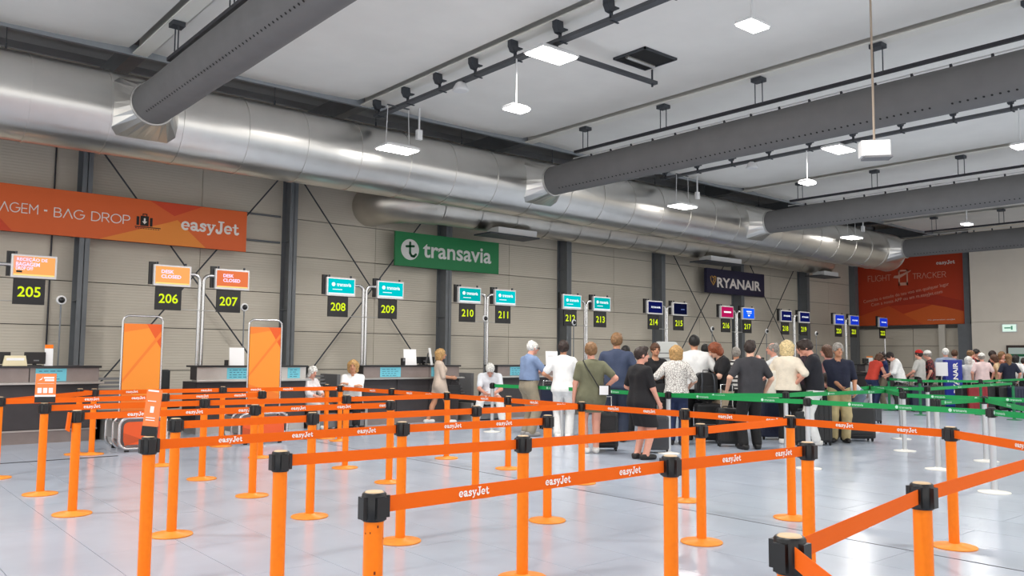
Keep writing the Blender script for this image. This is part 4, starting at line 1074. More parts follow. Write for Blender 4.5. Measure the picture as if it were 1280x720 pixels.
def rotx(a): c, s = math.cos(a), math.sin(a); return np.array([[1,0,0],[0,c,-s],[0,s,c]])
def rotz_(a): c, s = math.cos(a), math.sin(a); return np.array([[c,-s,0],[s,c,0],[0,0,1]])
def ik(a, b, l1, l2, hint):
    a = np.array(a, float); b = np.array(b, float); d = b-a; L = np.linalg.norm(d); L2 = min(L, (l1+l2)*.999); d = d/L
    b = a+d*L2; x = (l1*l1-l2*l2+L2*L2)/(2*L2); y = math.sqrt(max(l1*l1-x*x, 0))
    h = np.array(hint, float); h = h-d*(h@d); h /= (np.linalg.norm(h)+1e-9)
    return a+d*x+h*y, b
SKIN = {'fair': (226, 176, 150), 'pink': (222, 160, 138), 'tan': (196, 140, 108), 'brown': (150, 100, 74)}
def skin(k): return mat('skin_'+k, SKIN[k], .5, noise=.03, nscale=20)
HAIRC = {'white': (226, 222, 214), 'grey': (150, 144, 136), 'black': (22, 18, 16), 'dark': (44, 30, 24), 'brown': (84, 54, 34), 'auburn': (132, 66, 34), 'blond': (178, 140, 88), 'pale': (224, 196, 146), 'sandy': (128, 94, 60)}
def hairm(k): return mat('hair_'+k, HAIRC[k], .6, noise=.42, nscale=38)
def cloth(name, c, **kw): return mat('cloth_'+name, c, kw.get('rough', .85), noise=kw.get('noise', .06), nscale=kw.get('ns', 14), bump=.25, bscale=30)

def person(label, loc, height, facing, P, group=None):
    """facing: degrees, 0 = back to the camera, 90 = facing picture right, 180 = facing the camera"""
    s = height/1.72; h = P.get('h', .0135); fem = P.get('fem', False)
    a = R(facing); fx = CF*math.cos(a)+CR*math.sin(a); fx.z = 0; fx.normalize()
    t = thing('person', label, 'person', (loc[0], loc[1], P.get('floor', 0)), math.atan2(-fx.x, fx.y), group)
    wd = P.get('wide', 1.0)
    sit = P.get('sit'); lean = R(P.get('lean', 0)); nod = R(P.get('nod', 0)); turn = R(P.get('turn', 0)); Rl = rotx(-lean); Rh = Rl @ rotz_(-turn) @ rotx(-nod)
    hipz = .92 if not sit else sit/s+.11
    hc = np.array([P.get('shift', 0), 0 if not sit else -.05, hipz])
    up = lambda x, y, z: hc+Rl @ np.array([x, y, z])
    waist, chest, shc = up(0, 0, .14), up(0, -.005, .34), up(0, -.015, .49)
    neck = up(0, -.005, .55); head = neck+Rh @ np.array([0, .03, .135]); hp = lambda x, y, z: head+Rh @ np.array([x, y, z])
    sw = (.165 if fem else .185)*wd; S = {-1: up(-sw, -.01, .452), 1: up(sw, -.01, .452)}
    H = {q: hc+np.array([q*.085*wd, 0, -.02]) for q in (-1, 1)}
    ft = P.get('feet', [(-.10, .0, 0), (.10, .0, 0)]) if not sit else P.get('feet', [(-.13, .46, 0), (.13, .44, 0)])
    FT = {-1: np.array(ft[0], float), 1: np.array(ft[1], float)}; K = {}; A = {}
    for q in (-1, 1):
        K[q], A[q] = ik(H[q], FT[q]+np.array([0, 0, .075]), .44, .42, (q*.12, 1, 0.0 if not sit else .6))
    hands = P.get('hands', [None, None]); EL = {}; WR = {}
    for q, tg in zip((-1, 1), hands):
        if tg is None: tg = (q*(sw+.09), .05, hipz-.03-(.0 if not sit else -.1))
        hint = P.get('elbow', (q*.7, -.5, -.5)); hint = (q*abs(hint[0]), hint[1], hint[2])
        EL[q], WR[q] = ik(S[q], tg, .29, .255, hint)
    pts = [head, hc]+list(S.values())+list(FT.values())+list(K.values())+list(EL.values())+list(WR.values())
    lo = np.min(pts, 0)-.27; hi = np.max(pts, 0)+.27; lo[2] = max(lo[2], -.03)
    def torso(F, g, k=.06, full=True):
        hw = .105 if fem else .09
        for q in (-1, 1):
            F.cone(hc+np.array([q*hw*.75*wd, -.01, -.05]), up(q*.055*wd, .0, .14), (.118 if fem else .105)*wd+g, (.092 if fem else .105)*wd+g, k)
            F.cone(up(q*.055*wd, .0, .14), up(q*.075*wd, -.005, .36), (.092 if fem else .105)*wd+g, .105*wd+g, k)
            if fem: F.ell(up(q*.07, .085, .33), (.062+g, .06+g, .065+g), .03)
        F.cone(up(-sw*.8, -.02, .445), up(0, -.02, .475), .058+g, .062+g, k); F.cone(up(0, -.02, .475), up(sw*.8, -.02, .445), .062+g, .058+g, k)
        if P.get('belly'): F.ell(up(0, .06, .10), (.13+g, .13+g, .14+g), .05)
    def arm(F, q, g, end=1.0, fore=True, k=.025):
        m = S[q]+(EL[q]-S[q])*min(end, 1); F.cone(S[q], m, .056+g, .056+g-(.014)*min(end, 1), k)
        if end > 1: F.cone(EL[q], EL[q]+(WR[q]-EL[q])*(end-1), .042+g, .03+g, k)
    def leg(F, q, g, end=2.0, k=.03, flare=0.0):
        m = H[q]+(K[q]-H[q])*min(end, 1); F.cone(H[q], m, .088*wd+g, (.088-(.028)*min(end, 1))*wd+g+flare*.5, k)
        if end > 1:
            e = K[q]+(A[q]-K[q])*(end-1); F.cone(K[q], e, .058*wd+g+flare*.5, .058*wd-(.016)*(end-1)+g+flare, k)
    # ---- body: one continuous surface from toes to crown
    F = Field(lo, hi, h); torso(F, 0)
    F.cone(shc+Rl @ np.array([0, -.005, -.02]), head+Rh @ np.array([0, -.015, -.06]), .062, .052, .03)
    F.ell(head+Rh @ np.array([0, -.012, .02]), (.076, .094, .098), .02, Rh); F.ell(hp(0, .025, -.045), (.058, .066, .07), .03, Rh)
    F.cone(hp(0, .088, .012), hp(0, .108, -.022), .012, .017, .012); F.ell(hp(0, .078, -.082), (.024, .02, .02), .02, Rh)
    for q in (-1, 1):
        F.ell(hp(q*.078, -.005, -.005), (.013, .024, .034), .008, Rh); F.ell(hp(q*.031, .094, .012), (.018, .014, .012), .01, Rh, sub=True)
        F.ell(hp(q*.03, .083, .032), (.026, .012, .008), .012, Rh)
        arm(F, q, 0, 2.0)
        leg(F, q, 0, 2.0); F.ell(K[q]+(A[q]-K[q])*.28+np.array([0, -.02, 0]), (.05, .05, .1), .04)
        tow = FT[q]+np.array([0, 0, .04]); fd = np.array([q*.22, 1, 0])/1.024
        F.cone(tow-fd*.05, tow+fd*.13, .042, .032, .03); F.cone(A[q], tow-fd*.03, .042, .044, .02)
        d = WR[q]-EL[q]; d /= np.linalg.norm(d)
        grip = P.get('grip', .7); pn = np.array(P.get('palm', (-q, .2, 0)) if P.get('palm') is None else P['palm'], float); pn = pn-d*(pn@d); pn /= np.linalg.norm(pn)+1e-9; sd = np.cross(d, pn)*q
        pc = WR[q]+d*.05
        for o_ in (-.022, 0, .022): F.cone(WR[q]+sd*o_*.6, WR[q]+d*.085+sd*o_, .019, .0165, .012)
        for i, (o_, L) in enumerate(((-.031, .058), (-.010, .076), (.011, .082), (.032, .072))):
            b0 = WR[q]+d*.088+sd*o_; b1 = b0+(d*math.cos(grip*.6)+pn*math.sin(grip*.6))*L*.52; b2 = b1+(d*math.cos(grip*1.5)+pn*math.sin(grip*1.5))*L*.5
            F.cone(b0, b1, .0098, .0092, .004); F.cone(b1, b2, .0092, .0082, .004)
        th0 = WR[q]+d*.025+sd*.026; th1 = th0+(d*.7+sd*.55+pn*.35)*.042; F.cone(th0, th1, .0135, .0115, .008); F.cone(th1, th1+(d*.85+sd*.15+pn*.45)*.036, .011, .009, .005)
    link('body', F.mesh('body', skin(P.get('skin', 'fair')), s), t)
    # ---- face details
    if P.get('face', True):
        em = mat('eye_dark', (30, 24, 22), .3); lm = mat('lip', (168, 88, 82), .5); S3 = Matrix(Rh.tolist())
        for q in (-1, 1): MB().ell(tuple(hp(q*.031, .086, .012)*s), (.011*s, .007*s, .006*s), 8, 6, S3).build('eye', em, t)
        MB().ell(tuple(hp(0, .092, -.054)*s), (.024*s, .008*s, .006*s), 8, 6, S3).build('mouth', lm, t)
        bw = MB()
        for q in (-1, 1): bw.ell(tuple(hp(q*.032, .095, .036)*s), (.019*s, .005*s, .004*s), 8, 5, S3)
        bw.build('eyebrows', hairm(P.get('hair', 'dark') if P.get('hair') not in ('white', 'pale') else 'grey'), t)
    if P.get('glasses'):
        gm = MB()
        for q in (-1, 1):
            c = hp(q*.034, .106, .012); pp = [tuple((c+Rh @ np.array([.024*math.cos(R(a_)), 0, .019*math.sin(R(a_))]))*s) for a_ in range(0, 361, 45)]; gm.tube(pp, .0035*s, 5, caps=False)
            gm.tube([tuple(hp(q*.058, .10, .016)*s), tuple(hp(q*.082, .0, .012)*s)], .003*s, 5)
        gm.tube([tuple(hp(-.01, .108, .014)*s), tuple(hp(.01, .108, .014)*s)], .003*s, 5); gm.build('glasses', M_BLACK, t)
    # ---- hair
    st = P.get('style', 'short'); hl, hh = head-.24, head+.24; hl[2] -= .06
    if st != 'bald':
        hf = Field(hl, hh, min(h, .0125)*.85); g = P.get('hairvol', .014)
        hf.ell(head+Rh @ np.array([0, -.02, .028]), (.078+g, .098+g, .098+g), .02, Rh)
        if st == 'bob':
            for q in (-1, 1): hf.cone(hp(q*.06, -.03, .03), hp(q*.062, -.035, -.085), .045+g, .036+g, .04)
            hf.cone(hp(0, -.07, .02), hp(0, -.075, -.09), .06+g, .045+g, .04)
        elif st == 'long':
            hf.cone(hp(0, -.06, .02), hp(0, -.085, -.2), .075+g, .05+g, .05)
        elif st == 'quiff': hf.cone(hp(-.03, .05, .10), hp(.03, .05, .10), .03+g, .03+g, .03)
        elif st == 'bun': hf.ell(hp(0, -.12, .05), (.045, .045, .045), .02)
        if st in ('short', 'quiff', 'bun', 'crop'): hf.cut(hp(0, -.02, -.055 if st != 'crop' else -.02), Rh @ np.array([0, .55, -1]))
        hf.rough(.007 if st != 'crop' else .002, 62).rough(.006 if st != 'crop' else .001, 118)
        # keep the face free
        hf.ell(hp(0, .135, -.035), (.07, .085, .098 if st != 'thin' else .13), .01, Rh, sub=True)
        if st == 'thin': hf.ell(hp(0, .03, .12), (.075, .10, .06), .01, Rh, sub=True); hf.cut(hp(0, 0, -.05), Rh @ np.array([0, .5, -1]))
        hf.ell(head+Rh @ np.array([0, -.012, .02]), (.070, .088, .092), .01, Rh, sub=True)
        me = hf.mesh('hair', hairm(P.get('hair', 'dark')), s)
        if me: link('hair', me, t)
    if P.get('cap'):
        cf = Field(hl, hh, min(h, .0125)*.85); cf.ell(head+Rh @ np.array([0, -.015, .03]), (.098, .117, .115), .02, Rh).cut(hp(0, 0, .045), Rh @ np.array([0, .12, -1]))
        cd_ = P.get('capdir', 1)
        if P['cap'] != 'red': cf.ell(hp(0, .12*cd_, .052), (.075, .085, .014), .01, Rh)
        link('cap', cf.mesh('cap', cloth('cap_'+P['cap'], {'red': (190, 36, 30), 'white': (236, 234, 228), 'dark': (40, 34, 32), 'black': (18, 18, 20)}[P['cap']]), s), t)
    # ---- clothes
    def garment(name, fn, m, tube_=None):
        F = Field(lo, hi, h); fn(F); me = F.mesh(name, m, s)
        if me: return link(name, me, t)
    neckcut = lambda F, r=.064: (F.cone(up(0, .012, .50), up(0, .04, .72), r, r+.03, .01, sub=True))
    topc = P['top']; sl_ = P.get('sleeve', .75); hem = P.get('hem', -.06); loose = P.get('loose', .0)
    if P.get('dress'):
        def fn(F):
            torso(F, .018)
            for q in (-1, 1): arm(F, q, .018, sl_)
            zb = P['dress']; bw_ = P.get('flare', .0)
            for q in (-1, 1):
                e = H[q]+(K[q]-H[q])*1.0; F.cone(H[q]+np.array([0, 0, .02]), e*[1, 1, 0]+[0, 0, max(zb-.08, .2)], .118, .112+bw_, .10)
            F.cut((0, 0, zb), (0, 0, -1)); neckcut(F)
        garment('dress', fn, topc)
    else:
        def fn(F):
            torso(F, .017+loose)
            for q in (-1, 1): arm(F, q, .017+loose*.5, sl_)
            if loose: F.cone(hc+np.array([-.06, 0, -.02]), hc+np.array([.06, 0, -.02]), .12+loose, .12+loose, .06)
            F.cut(hc+np.array([0, 0, hem]), (0, 0, -1) if not sit else (0, .5, -1)); neckcut(F, .06 if P.get('collar') else .066)
        o = garment('shirt', fn, topc)
        if P.get('stripes') and o: pass
        if P.get('collar'):
            def fc(F): F.cone(up(0, -.005, .50), up(0, .0, .545), .079, .072, .01); F.cone(up(0, .0, .40), up(0, .02, .70), .060, .060, .004, sub=True); F.cut(up(0, .0, .553), Rl @ np.array([0, .25, 1])); F.cut(up(0, 0, .49), Rl @ np.array([0, 0, -1]))
            garment('collar', fc, topc)
    legs = P.get('legs', 'trousers')
    if legs != 'none':
        end = {'trousers': 1.93, 'shorts': .95, 'cropped': 1.6}[legs]
        def fn(F):
            torso(F, .012)
            for q in (-1, 1):
                leg(F, q, .021, end, .03, P.get('wideleg', .012))
            F.cut(up(0, 0, .12), Rl @ np.array([0, 0, 1]))
            if legs == 'trousers' : F.cut((0, 0, .035), (0, 0, -1))
        garment('trousers' if legs != 'shorts' else 'shorts', fn, P['bottom'])
        if P.get('belt'):
            def fb(F): F.cone(hc+np.array([-.06, 0, .085]), hc+np.array([.06, 0, .085]), .128*wd, .128*wd, .02); F.cut(hc+np.array([0, 0, .10]), (0, 0, 1)); F.cut(hc+np.array([0, 0, .07]), (0, 0, -1))
            garment('waist_belt', fb, M_BLACK)
    sm = P.get('shoes', mat('shoe_dark', (26, 24, 24), .5))
    for q in (-1, 1):
        tow = FT[q]+np.array([0, 0, .042]); fd = np.array([q*.22, 1, 0])/1.024
        F = Field(FT[q]-[.16, .2, .04], FT[q]+[.16, .27, .16], min(h, .0125)); F.cone(tow-fd*.055, tow+fd*.14, .053, .042, .03); F.ell(tow-fd*.03+[0, 0, .03], (.05, .065, .045), .03); F.cut((0, 0, .002), (0, 0, -1)); F.cut(FT[q]+np.array([0, 0, .095]), (0, -.15, 1))
        me = F.mesh('shoe', sm, s)
        if me: link('shoe', me, t)
    P['J'] = dict(W={q: WR[q]*s for q in WR}, sh={q: S[q]*s for q in S}, hc=hc*s, head=head*s, ch=chest*s)
    return t
def world(t, p): return t.matrix_basis @ Vector(p)
def hand_world(t, P, q): return world(t, P['J']['W'][q])

W_SHOE = mat('shoe_white', (232, 230, 226), .5); B_SHOE = mat('shoe_dark', (26, 24, 24), .5)
def stripes_mat(name, c1, c2, scale):
    m = bpy.data.materials.new(name); m.use_nodes = True; nt = m.node_tree; b = nt.nodes['Principled BSDF']; b.inputs['Roughness'].default_value = .85
    tc = nt.nodes.new('ShaderNodeTexCoord'); wv = nt.nodes.new('ShaderNodeTexWave'); wv.bands_direction = 'Z'; wv.inputs['Scale'].default_value = scale
    rp = nt.nodes.new('ShaderNodeValToRGB'); rp.color_ramp.interpolation = 'CONSTANT'; rp.color_ramp.elements[0].color = rgb(*c1); rp.color_ramp.elements[1].color = rgb(*c2); rp.color_ramp.elements[1].position = .6
    nt.links.new(tc.outputs['Object'], wv.inputs['Vector']); nt.links.new(wv.outputs['Fac'], rp.inputs['Fac']); nt.links.new(rp.outputs['Color'], b.inputs['Base Color']); return m
def print_mat(name, c1, c2, scale):
    m = bpy.data.materials.new(name); m.use_nodes = True; nt = m.node_tree; b = nt.nodes['Principled BSDF']; b.inputs['Roughness'].default_value = .85
    tc = nt.nodes.new('ShaderNodeTexCoord'); vo = nt.nodes.new('ShaderNodeTexVoronoi'); vo.inputs['Scale'].default_value = scale; vo.feature = 'DISTANCE_TO_EDGE'
    rp = nt.nodes.new('ShaderNodeValToRGB'); rp.color_ramp.interpolation = 'CONSTANT'; rp.color_ramp.elements[0].color = rgb(*c1); rp.color_ramp.elements[1].color = rgb(*c2); rp.color_ramp.elements[1].position = .06
    nt.links.new(tc.outputs['Object'], vo.inputs['Vector']); nt.links.new(vo.outputs['Distance'], rp.inputs['Fac']); nt.links.new(rp.outputs['Color'], b.inputs['Base Color']); return m
def hgt(x, ytop, p):   # height of a head top seen at pixel (x, ytop) above floor point p
    d = depth_of((p.x, p.y, 1.6)); 
    for _ in range(3): q = at_depth(x, ytop, d); d = depth_of((p.x, p.y, q.z))
    return q.z
PPL = {}
def stand(key, label, x, ytop, yfeet, facing, P, dep=None, hmax=1.98):
    p = at_z(x, yfeet) if dep is None else at_depth(x, 440, dep)
    hh = P.pop('H', None) or min(hgt(x, ytop, p), hmax)*P.pop('grow', 1.0)
    P.setdefault('lean', 0)
    if dep is not None: hh = max(hh, 1.5)
    ln = P.get('lean', 0); nd = P.get('nod', 0)
    drop = .80*(1-math.cos(R(ln)))+.20*(1-math.cos(R(ln+nd)))+ .04*math.sin(R(abs(nd)))
    if ln < 40: hh = hh*1.72/(1.72-drop)
    t = person(label, p, hh, facing, P); PPL[key] = (t, P); return t
c_ = cloth
WHITE = c_('white', (238, 238, 236)); BLACK = c_('black', (24, 23, 26)); NAVY = c_('navy', (28, 32, 52))
fwd = lambda q, x, y, z: (q*x, y, z)
# seated people on the conveyors
def seated(key, label, x, yfeet, ytop, facing, P, seat=.44):
    p = at_z(x, yfeet); f = R(facing); fx = CF*math.cos(f)+CR*math.sin(f); fx.z = 0; fx.normalize()
    base = Vector((p.x, p.y, 0))-fx*P.pop('back', .40)
    P['sit'] = seat; hh = hgt(x, ytop, base); ln = P.get('lean', 0); nd = P.get('nod', 0)
    s = (hh-seat)/(.11+.52*math.cos(R(ln))+.26*math.cos(R(ln+nd)*.9)+.03)
    t = person(label, base, 1.72*s, facing, P); PPL[key] = (t, P); return t
seated('s1', 'white haired woman in white blouse seated on a conveyor, facing right', 404, 536, 458, 120, dict(fem=True, hair='white', style='bob', skin='pink', top=c_('blouse', (232, 226, 226), noise=.15), bottom=c_('palegrey', (200, 198, 194)), sleeve=1.4, shoes=W_SHOE, hands=[(-.10, .34, .72), (.10, .36, .70)], lean=8, nod=12, turn=10, collar=True))
seated('s2', 'blond woman in white shirt with folded arms seated beside the conveyor', 437, 536, 450, 175, dict(fem=True, hair='blond', style='bob', skin='tan', top=WHITE, bottom=BLACK, sleeve=1.85, shoes=mat('shoe_bw', (60, 60, 62), .5), hands=[(.07, .23, .86), (-.07, .25, .82)], elbow=(.8, .2, -.6), lean=2, collar=True))
seated('s3', 'white haired man all in white bowed over his lap, sitting on a conveyor', 612, 528, 455, 178, dict(hair='white', style='short', skin='pink', top=c_('polo_white', (226, 230, 236)), bottom=WHITE, shoes=W_SHOE, lean=22, nod=32, hands=[(-.10, .45, .60), (.10, .47, .60)], collar=True, belly=True, feet=[(-.26, .42, 0), (.27, .42, 0)]))
stand('walk', 'woman in a beige dress walking right with a black bag', 549, 437, 529, 75, dict(fem=True, hair='blond', style='bob', hairvol=.022, skin='tan', top=c_('beige', (202, 184, 168)), dress=.60, legs='none', sleeve=1.0, shoes=W_SHOE, feet=[(-.08, -.26, 0), (.07, .22, 0)], hands=[(-.12, .26, 1.06), (.12, .28, 1.06)], elbow=(.5, -.8, -.6), flare=.01, turn=8))
stand('blue', 'white haired man in pale blue shirt holding a sheet of paper', 660, 427, 545, 62, dict(hair='white', style='thin', skin='pink', wide=1.1, belly=True, top=c_('paleblue', (122, 142, 176)), bottom=c_('khaki', (150, 140, 120)), belt=True, shoes=mat('shoe_grey', (150, 148, 146), .6), hands=[(-.10, .36, 1.16), (.12, .40, 1.20)], collar=True, glasses=True, nod=10, hem=.08, lean=4))
stand('wht', 'woman all in white with short dark hair, seen from behind', 704, 427, 548, 8, dict(fem=True, hair='dark', style='short', hairvol=.022, skin='tan', top=WHITE, bottom=c_('whitejean', (228, 228, 226)), shoes=W_SHOE, hands=[(-.24, .18, 1.05), (.2, .25, 1.05)], loose=.008, hem=-.10, face=False))
stand('olive', 'woman in olive T-shirt dress with a crossbody strap, hand on hip', 739, 430, 566, -4, dict(fem=True, wide=1.08, hair='sandy', style='short', hairvol=.024, skin='pink', top=c_('olive', (112, 112, 88)), dress=.63, legs='none', sleeve=.7, shoes=W_SHOE, hands=[(-.27, .04, .84), (.20, -.02, 1.0)], elbow=(1, -.4, .1), face=False, nod=8, feet=[(-.09, 0, 0), (.08, .02, 0)]))
stand('tall', 'tall man in a dark blue polo with tousled hair, seen from behind', 771, 418, 552, 10, dict(hair='sandy', style='quiff', hairvol=.02, skin='tan', wide=1.08, top=c_('steelblue', (58, 68, 92)), bottom=c_('denim', (42, 50, 68)), collar=True, sleeve=.8, hands=[(-.2, .3, 1.02), (.29, .02, .88)], face=False, nod=6))
stand('blk', 'woman in a black dress with cropped dark hair, looking right', 801, 435, 574, 62, dict(fem=True, wide=1.14, hair='dark', style='quiff', hairvol=.012, skin='pink', top=BLACK, dress=.50, legs='none', sleeve=.8, hands=[(-.2, .15, .98), (.22, .18, .88)], flare=.02, turn=18, shoes=B_SHOE, feet=[(-.09, 0, 0), (.09, .03, 0)]))
stand('clerk', 'woman in a black printed T-shirt facing the queue, behind the woman in black', 819, 430, None, 172, dict(fem=True, hair='brown', style='short', hairvol=.016, skin='tan', top=BLACK, bottom=BLACK, hands=[(-.2, .12, .95), (.2, .12, .95)], h=.015), dep=16.4)
stand('bag', 'blond woman in a white patterned top with a black shoulder bag', 846, 433, 556, 18, dict(fem=True, hair='blond', style='bob', hairvol=.018, skin='fair', top=print_mat('cloth_lace', (140, 132, 128), (226, 222, 216), 26), bottom=c_('jeans', (36, 48, 82)), sleeve=.9, hands=[(-.22, .16, 1.18), (.22, .2, 1.02)], face=False, loose=.012, hem=-.04, shoes=B_SHOE))
stand('tee', 'dark haired man in a white T-shirt, seen from behind', 869, 420, 550, 5, dict(hair='black', style='crop', skin='tan', wide=1.12, top=WHITE, bottom=BLACK, loose=.012, hem=-.08, hands=[(-.27, .12, .95), (.27, .12, .95)], face=False))
stand('aub', 'auburn haired woman in black top and beige shorts looking down', 905, 431, 551, -98, dict(fem=True, wide=1.1, hair='auburn', style='bob', skin='fair', top=BLACK, bottom=c_('sand', (196, 176, 150)), legs='shorts', hands=[(-.06, .36, 1.08), (.10, .34, 1.06)], nod=30, lean=6, sleeve=.7, shoes=B_SHOE))
stand('strp', 'person in a black and white striped T-shirt', 920, 435, None, 20, dict(hair='grey', style='short', skin='tan', wide=1.05, top=stripes_mat('cloth_stripes', (232, 228, 222), (52, 48, 50), 3.6), bottom=BLACK, hands=[(-.22, .2, 1.0), (.22, .2, 1.0)], face=False, h=.015), dep=17.6)
stand('char', 'man in charcoal T-shirt and black trousers, seen from behind', 939, 427, 562, -8, dict(hair='dark', style='quiff', skin='fair', top=c_('charcoal', (58, 57, 61)), bottom=c_('softblack', (26, 25, 27)), wide=1.02, hands=[(-.33, .14, .96), (.3, .1, .92)], face=False, turn=35, loose=.006, hem=-.09, feet=[(-.12, 0, 0), (.13, .06, 0)]))
stand('bald', 'bald man in a white shirt beyond the man in charcoal', 967, 429, None, -78, dict(hair='grey', style='thin', skin='pink', top=WHITE, bottom=c_('khaki', (150, 140, 120)), hands=[(-.14, .28, 1.42), (.18, .22, 1.0)], collar=True, sleeve=1.2, h=.015), dep=17.2)
stand('cream', 'blonde woman in a cream top and black trousers, arm on hip', 986, 427, 555, 40, dict(fem=True, hair='pale', style='bob', hairvol=.02, skin='pink', top=c_('cream', (236, 224, 204)), bottom=BLACK, loose=.016, hem=-.02, sleeve=.95, hands=[(-.2, .15, 1.0), (.17, -.06, 1.02)], elbow=(1, -.5, 0), shoes=W_SHOE))
stand('drk', 'man in a dark patterned T-shirt between the blonde woman and the man with glasses', 1004, 428, None, -40, dict(hair='brown', style='short', skin='pink', top=print_mat('cloth_darkprint', (70, 36, 50), (40, 30, 40), 18), bottom=BLACK, hands=[(-.14, .3, 1.0), (.16, .32, 1.04)], h=.015), dep=16.6)
stand('glas', 'man with glasses in a black T-shirt and white trousers looking at his phone', 1020, 427, 556, -72, dict(hair='dark', style='quiff', hairvol=.018, skin='pink', wide=1.1, top=c_('ink', (28, 28, 36)), bottom=c_('whitejean', (228, 228, 226)), glasses=True, nod=24, lean=5, hands=[(-.04, .38, 1.10), (.14, .36, 1.08)], sleeve=.85, loose=.008, hem=-.04, shoes=W_SHOE))
stand('pnk', 'woman with brown hair half hidden behind the man with glasses', 1034, 432, None, -60, dict(fem=True, hair='brown', style='bob', skin='pink', top=c_('rose', (186, 130, 124)), bottom=BLACK, h=.016), dep=17.8)
stand('polo', 'grey haired man in a navy polo and khaki trousers, facing the camera', 1050, 430, 553, -165, dict(hair='grey', style='short', hairvol=.018, skin='tan', wide=1.02, top=NAVY, bottom=c_('khaki2', (186, 168, 124)), collar=True, hands=[(-.25, .10, .90), (-.02, .22, .96)], sleeve=.9, belt=True, hem=-.05, turn=-8, elbow=(.35, -.7, -.4)))
stand('bend', 'person in white top and jeans bending over behind the man in navy polo', 1072, 470, None, -85, dict(H=1.62, hair='dark', style='short', top=c_('greywhite', (206, 210, 216)), bottom=c_('lightjean', (110, 122, 142)), lean=62, nod=10, hands=[(-.1, .55, .55), (.1, .5, .55)], h=.016), dep=16.2)
# the far crowd
def far(key, label, x, ytop, facing, dep, **P):
    P.setdefault('h', .02); P.setdefault('bottom', BLACK); P.setdefault('skin', 'pink'); P.setdefault('shoes', B_SHOE)
    return stand(key, label, x, ytop, None, facing, P, dep=dep)
far('f1', 'person in a red vest bending over papers at the far counter', 1089, 444, 70, 25.5, top=c_('redvest', (200, 66, 50)), hair='brown', style='bob', fem=True, lean=22, nod=20, sleeve=.2, hands=[(-.1, .5, 1.0), (.1, .48, .98)], bottom=c_('jeans', (36, 48, 82)))
far('f2', 'person in a navy T-shirt facing the red vest', 1104, 441, -75, 25.8, top=c_('royal', (44, 58, 104)), hair='dark', nod=14, hands=[(-.1, .42, 1.02), (.1, .4, 1.0)], bottom=c_('khaki', (150, 140, 120)))
far('f3', 'man in a white shirt and dark cap leaning left at the far counter', 1124, 442, -78, 25.0, top=WHITE, hair='dark', cap='dark', lean=16, nod=22, sleeve=1.2, hands=[(-.1, .4, 1.0), (.14, .32, .95)], loose=.02, hem=-.14)
far('f4', 'person with red headgear and a grey shirt with a black backpack strap', 1149, 438, -40, 25.0, top=c_('greymarl', (190, 188, 182)), hair='dark', cap='red', hands=[(-.2, .25, 1.0), (.2, .25, 1.0)])
far('f5', 'man in a grey cap and a dark printed T-shirt beside the red headgear', 1161, 439, -60, 25.4, top=print_mat('cloth_badge', (150, 60, 60), (40, 32, 36), 9), hair='grey', cap='white', wide=1.1, nod=10)
far('f6', 'white haired man in a blue grey shirt left of the blue totem', 1182, 436, 8, 26.8, top=c_('bluegrey', (132, 144, 166)), hair='white', wide=1.2, face=False, collar=True)
far('f7', 'brown haired man whose head shows above the blue totem', 1193, 438, 30, 27.4, top=c_('greyblue2', (96, 104, 122)), hair='brown')
far('f8', 'white haired woman in white right of the blue totem', 1210, 446, 40, 26.2, top=WHITE, hair='white', style='bob', fem=True, grow=1.0)
far('f9', 'pink faced man in white with a red bag strap', 1213, 438, 100, 26.6, top=WHITE, hair='sandy', style='thin', skin='pink')
far('f10', 'dark haired man standing behind the red bag strap', 1220, 437, 150, 27.4, top=BLACK, hair='black')
far('f11', 'person in a white sun hat and pink top', 1227, 442, 10, 25.9, top=c_('palepink', (234, 208, 206)), hair='grey', cap='white', fem=True, wide=1.1, face=False)
far('f12', 'dark haired man in black left of the woman in tan', 1240, 439, 110, 27.6, top=BLACK, hair='dark')
far('f13', 'brown haired woman in a tan top leaning left', 1249, 444, -60, 25.9, top=c_('tan', (214, 186, 146)), hair='brown', style='bob', fem=True, lean=12)
far('f14', 'sandy haired woman in a navy top near the right edge', 1260, 443, 15, 25.6, top=NAVY, hair='sandy', style='long', fem=True, face=False)
far('f15', 'dark haired person with a white sleeve near the right edge', 1269, 444, 60, 26.2, top=WHITE, hair='black', style='bob')
far('f16', 'dark clothed person at the right edge by the framed notice', 1279, 448, 40, 27.2, top=BLACK, hair='dark')
far('f17', 'brown haired woman behind the woman in tan', 1252, 440, 170, 27.6, top=c_('rust', (140, 84, 60)), hair='sandy', style='bob', fem=True)
far('f18', 'dark haired head behind the tall man in dark blue', 782, 433, 5, 16.6, top=c_('teeclay', (206, 202, 200)), hair='black', style='crop', face=False, h=.016)
far('f19', 'dark haired person behind the auburn woman', 882, 431, 20, 17.6, top=c_('slate', (92, 94, 104)), hair='black', face=False, h=.016)

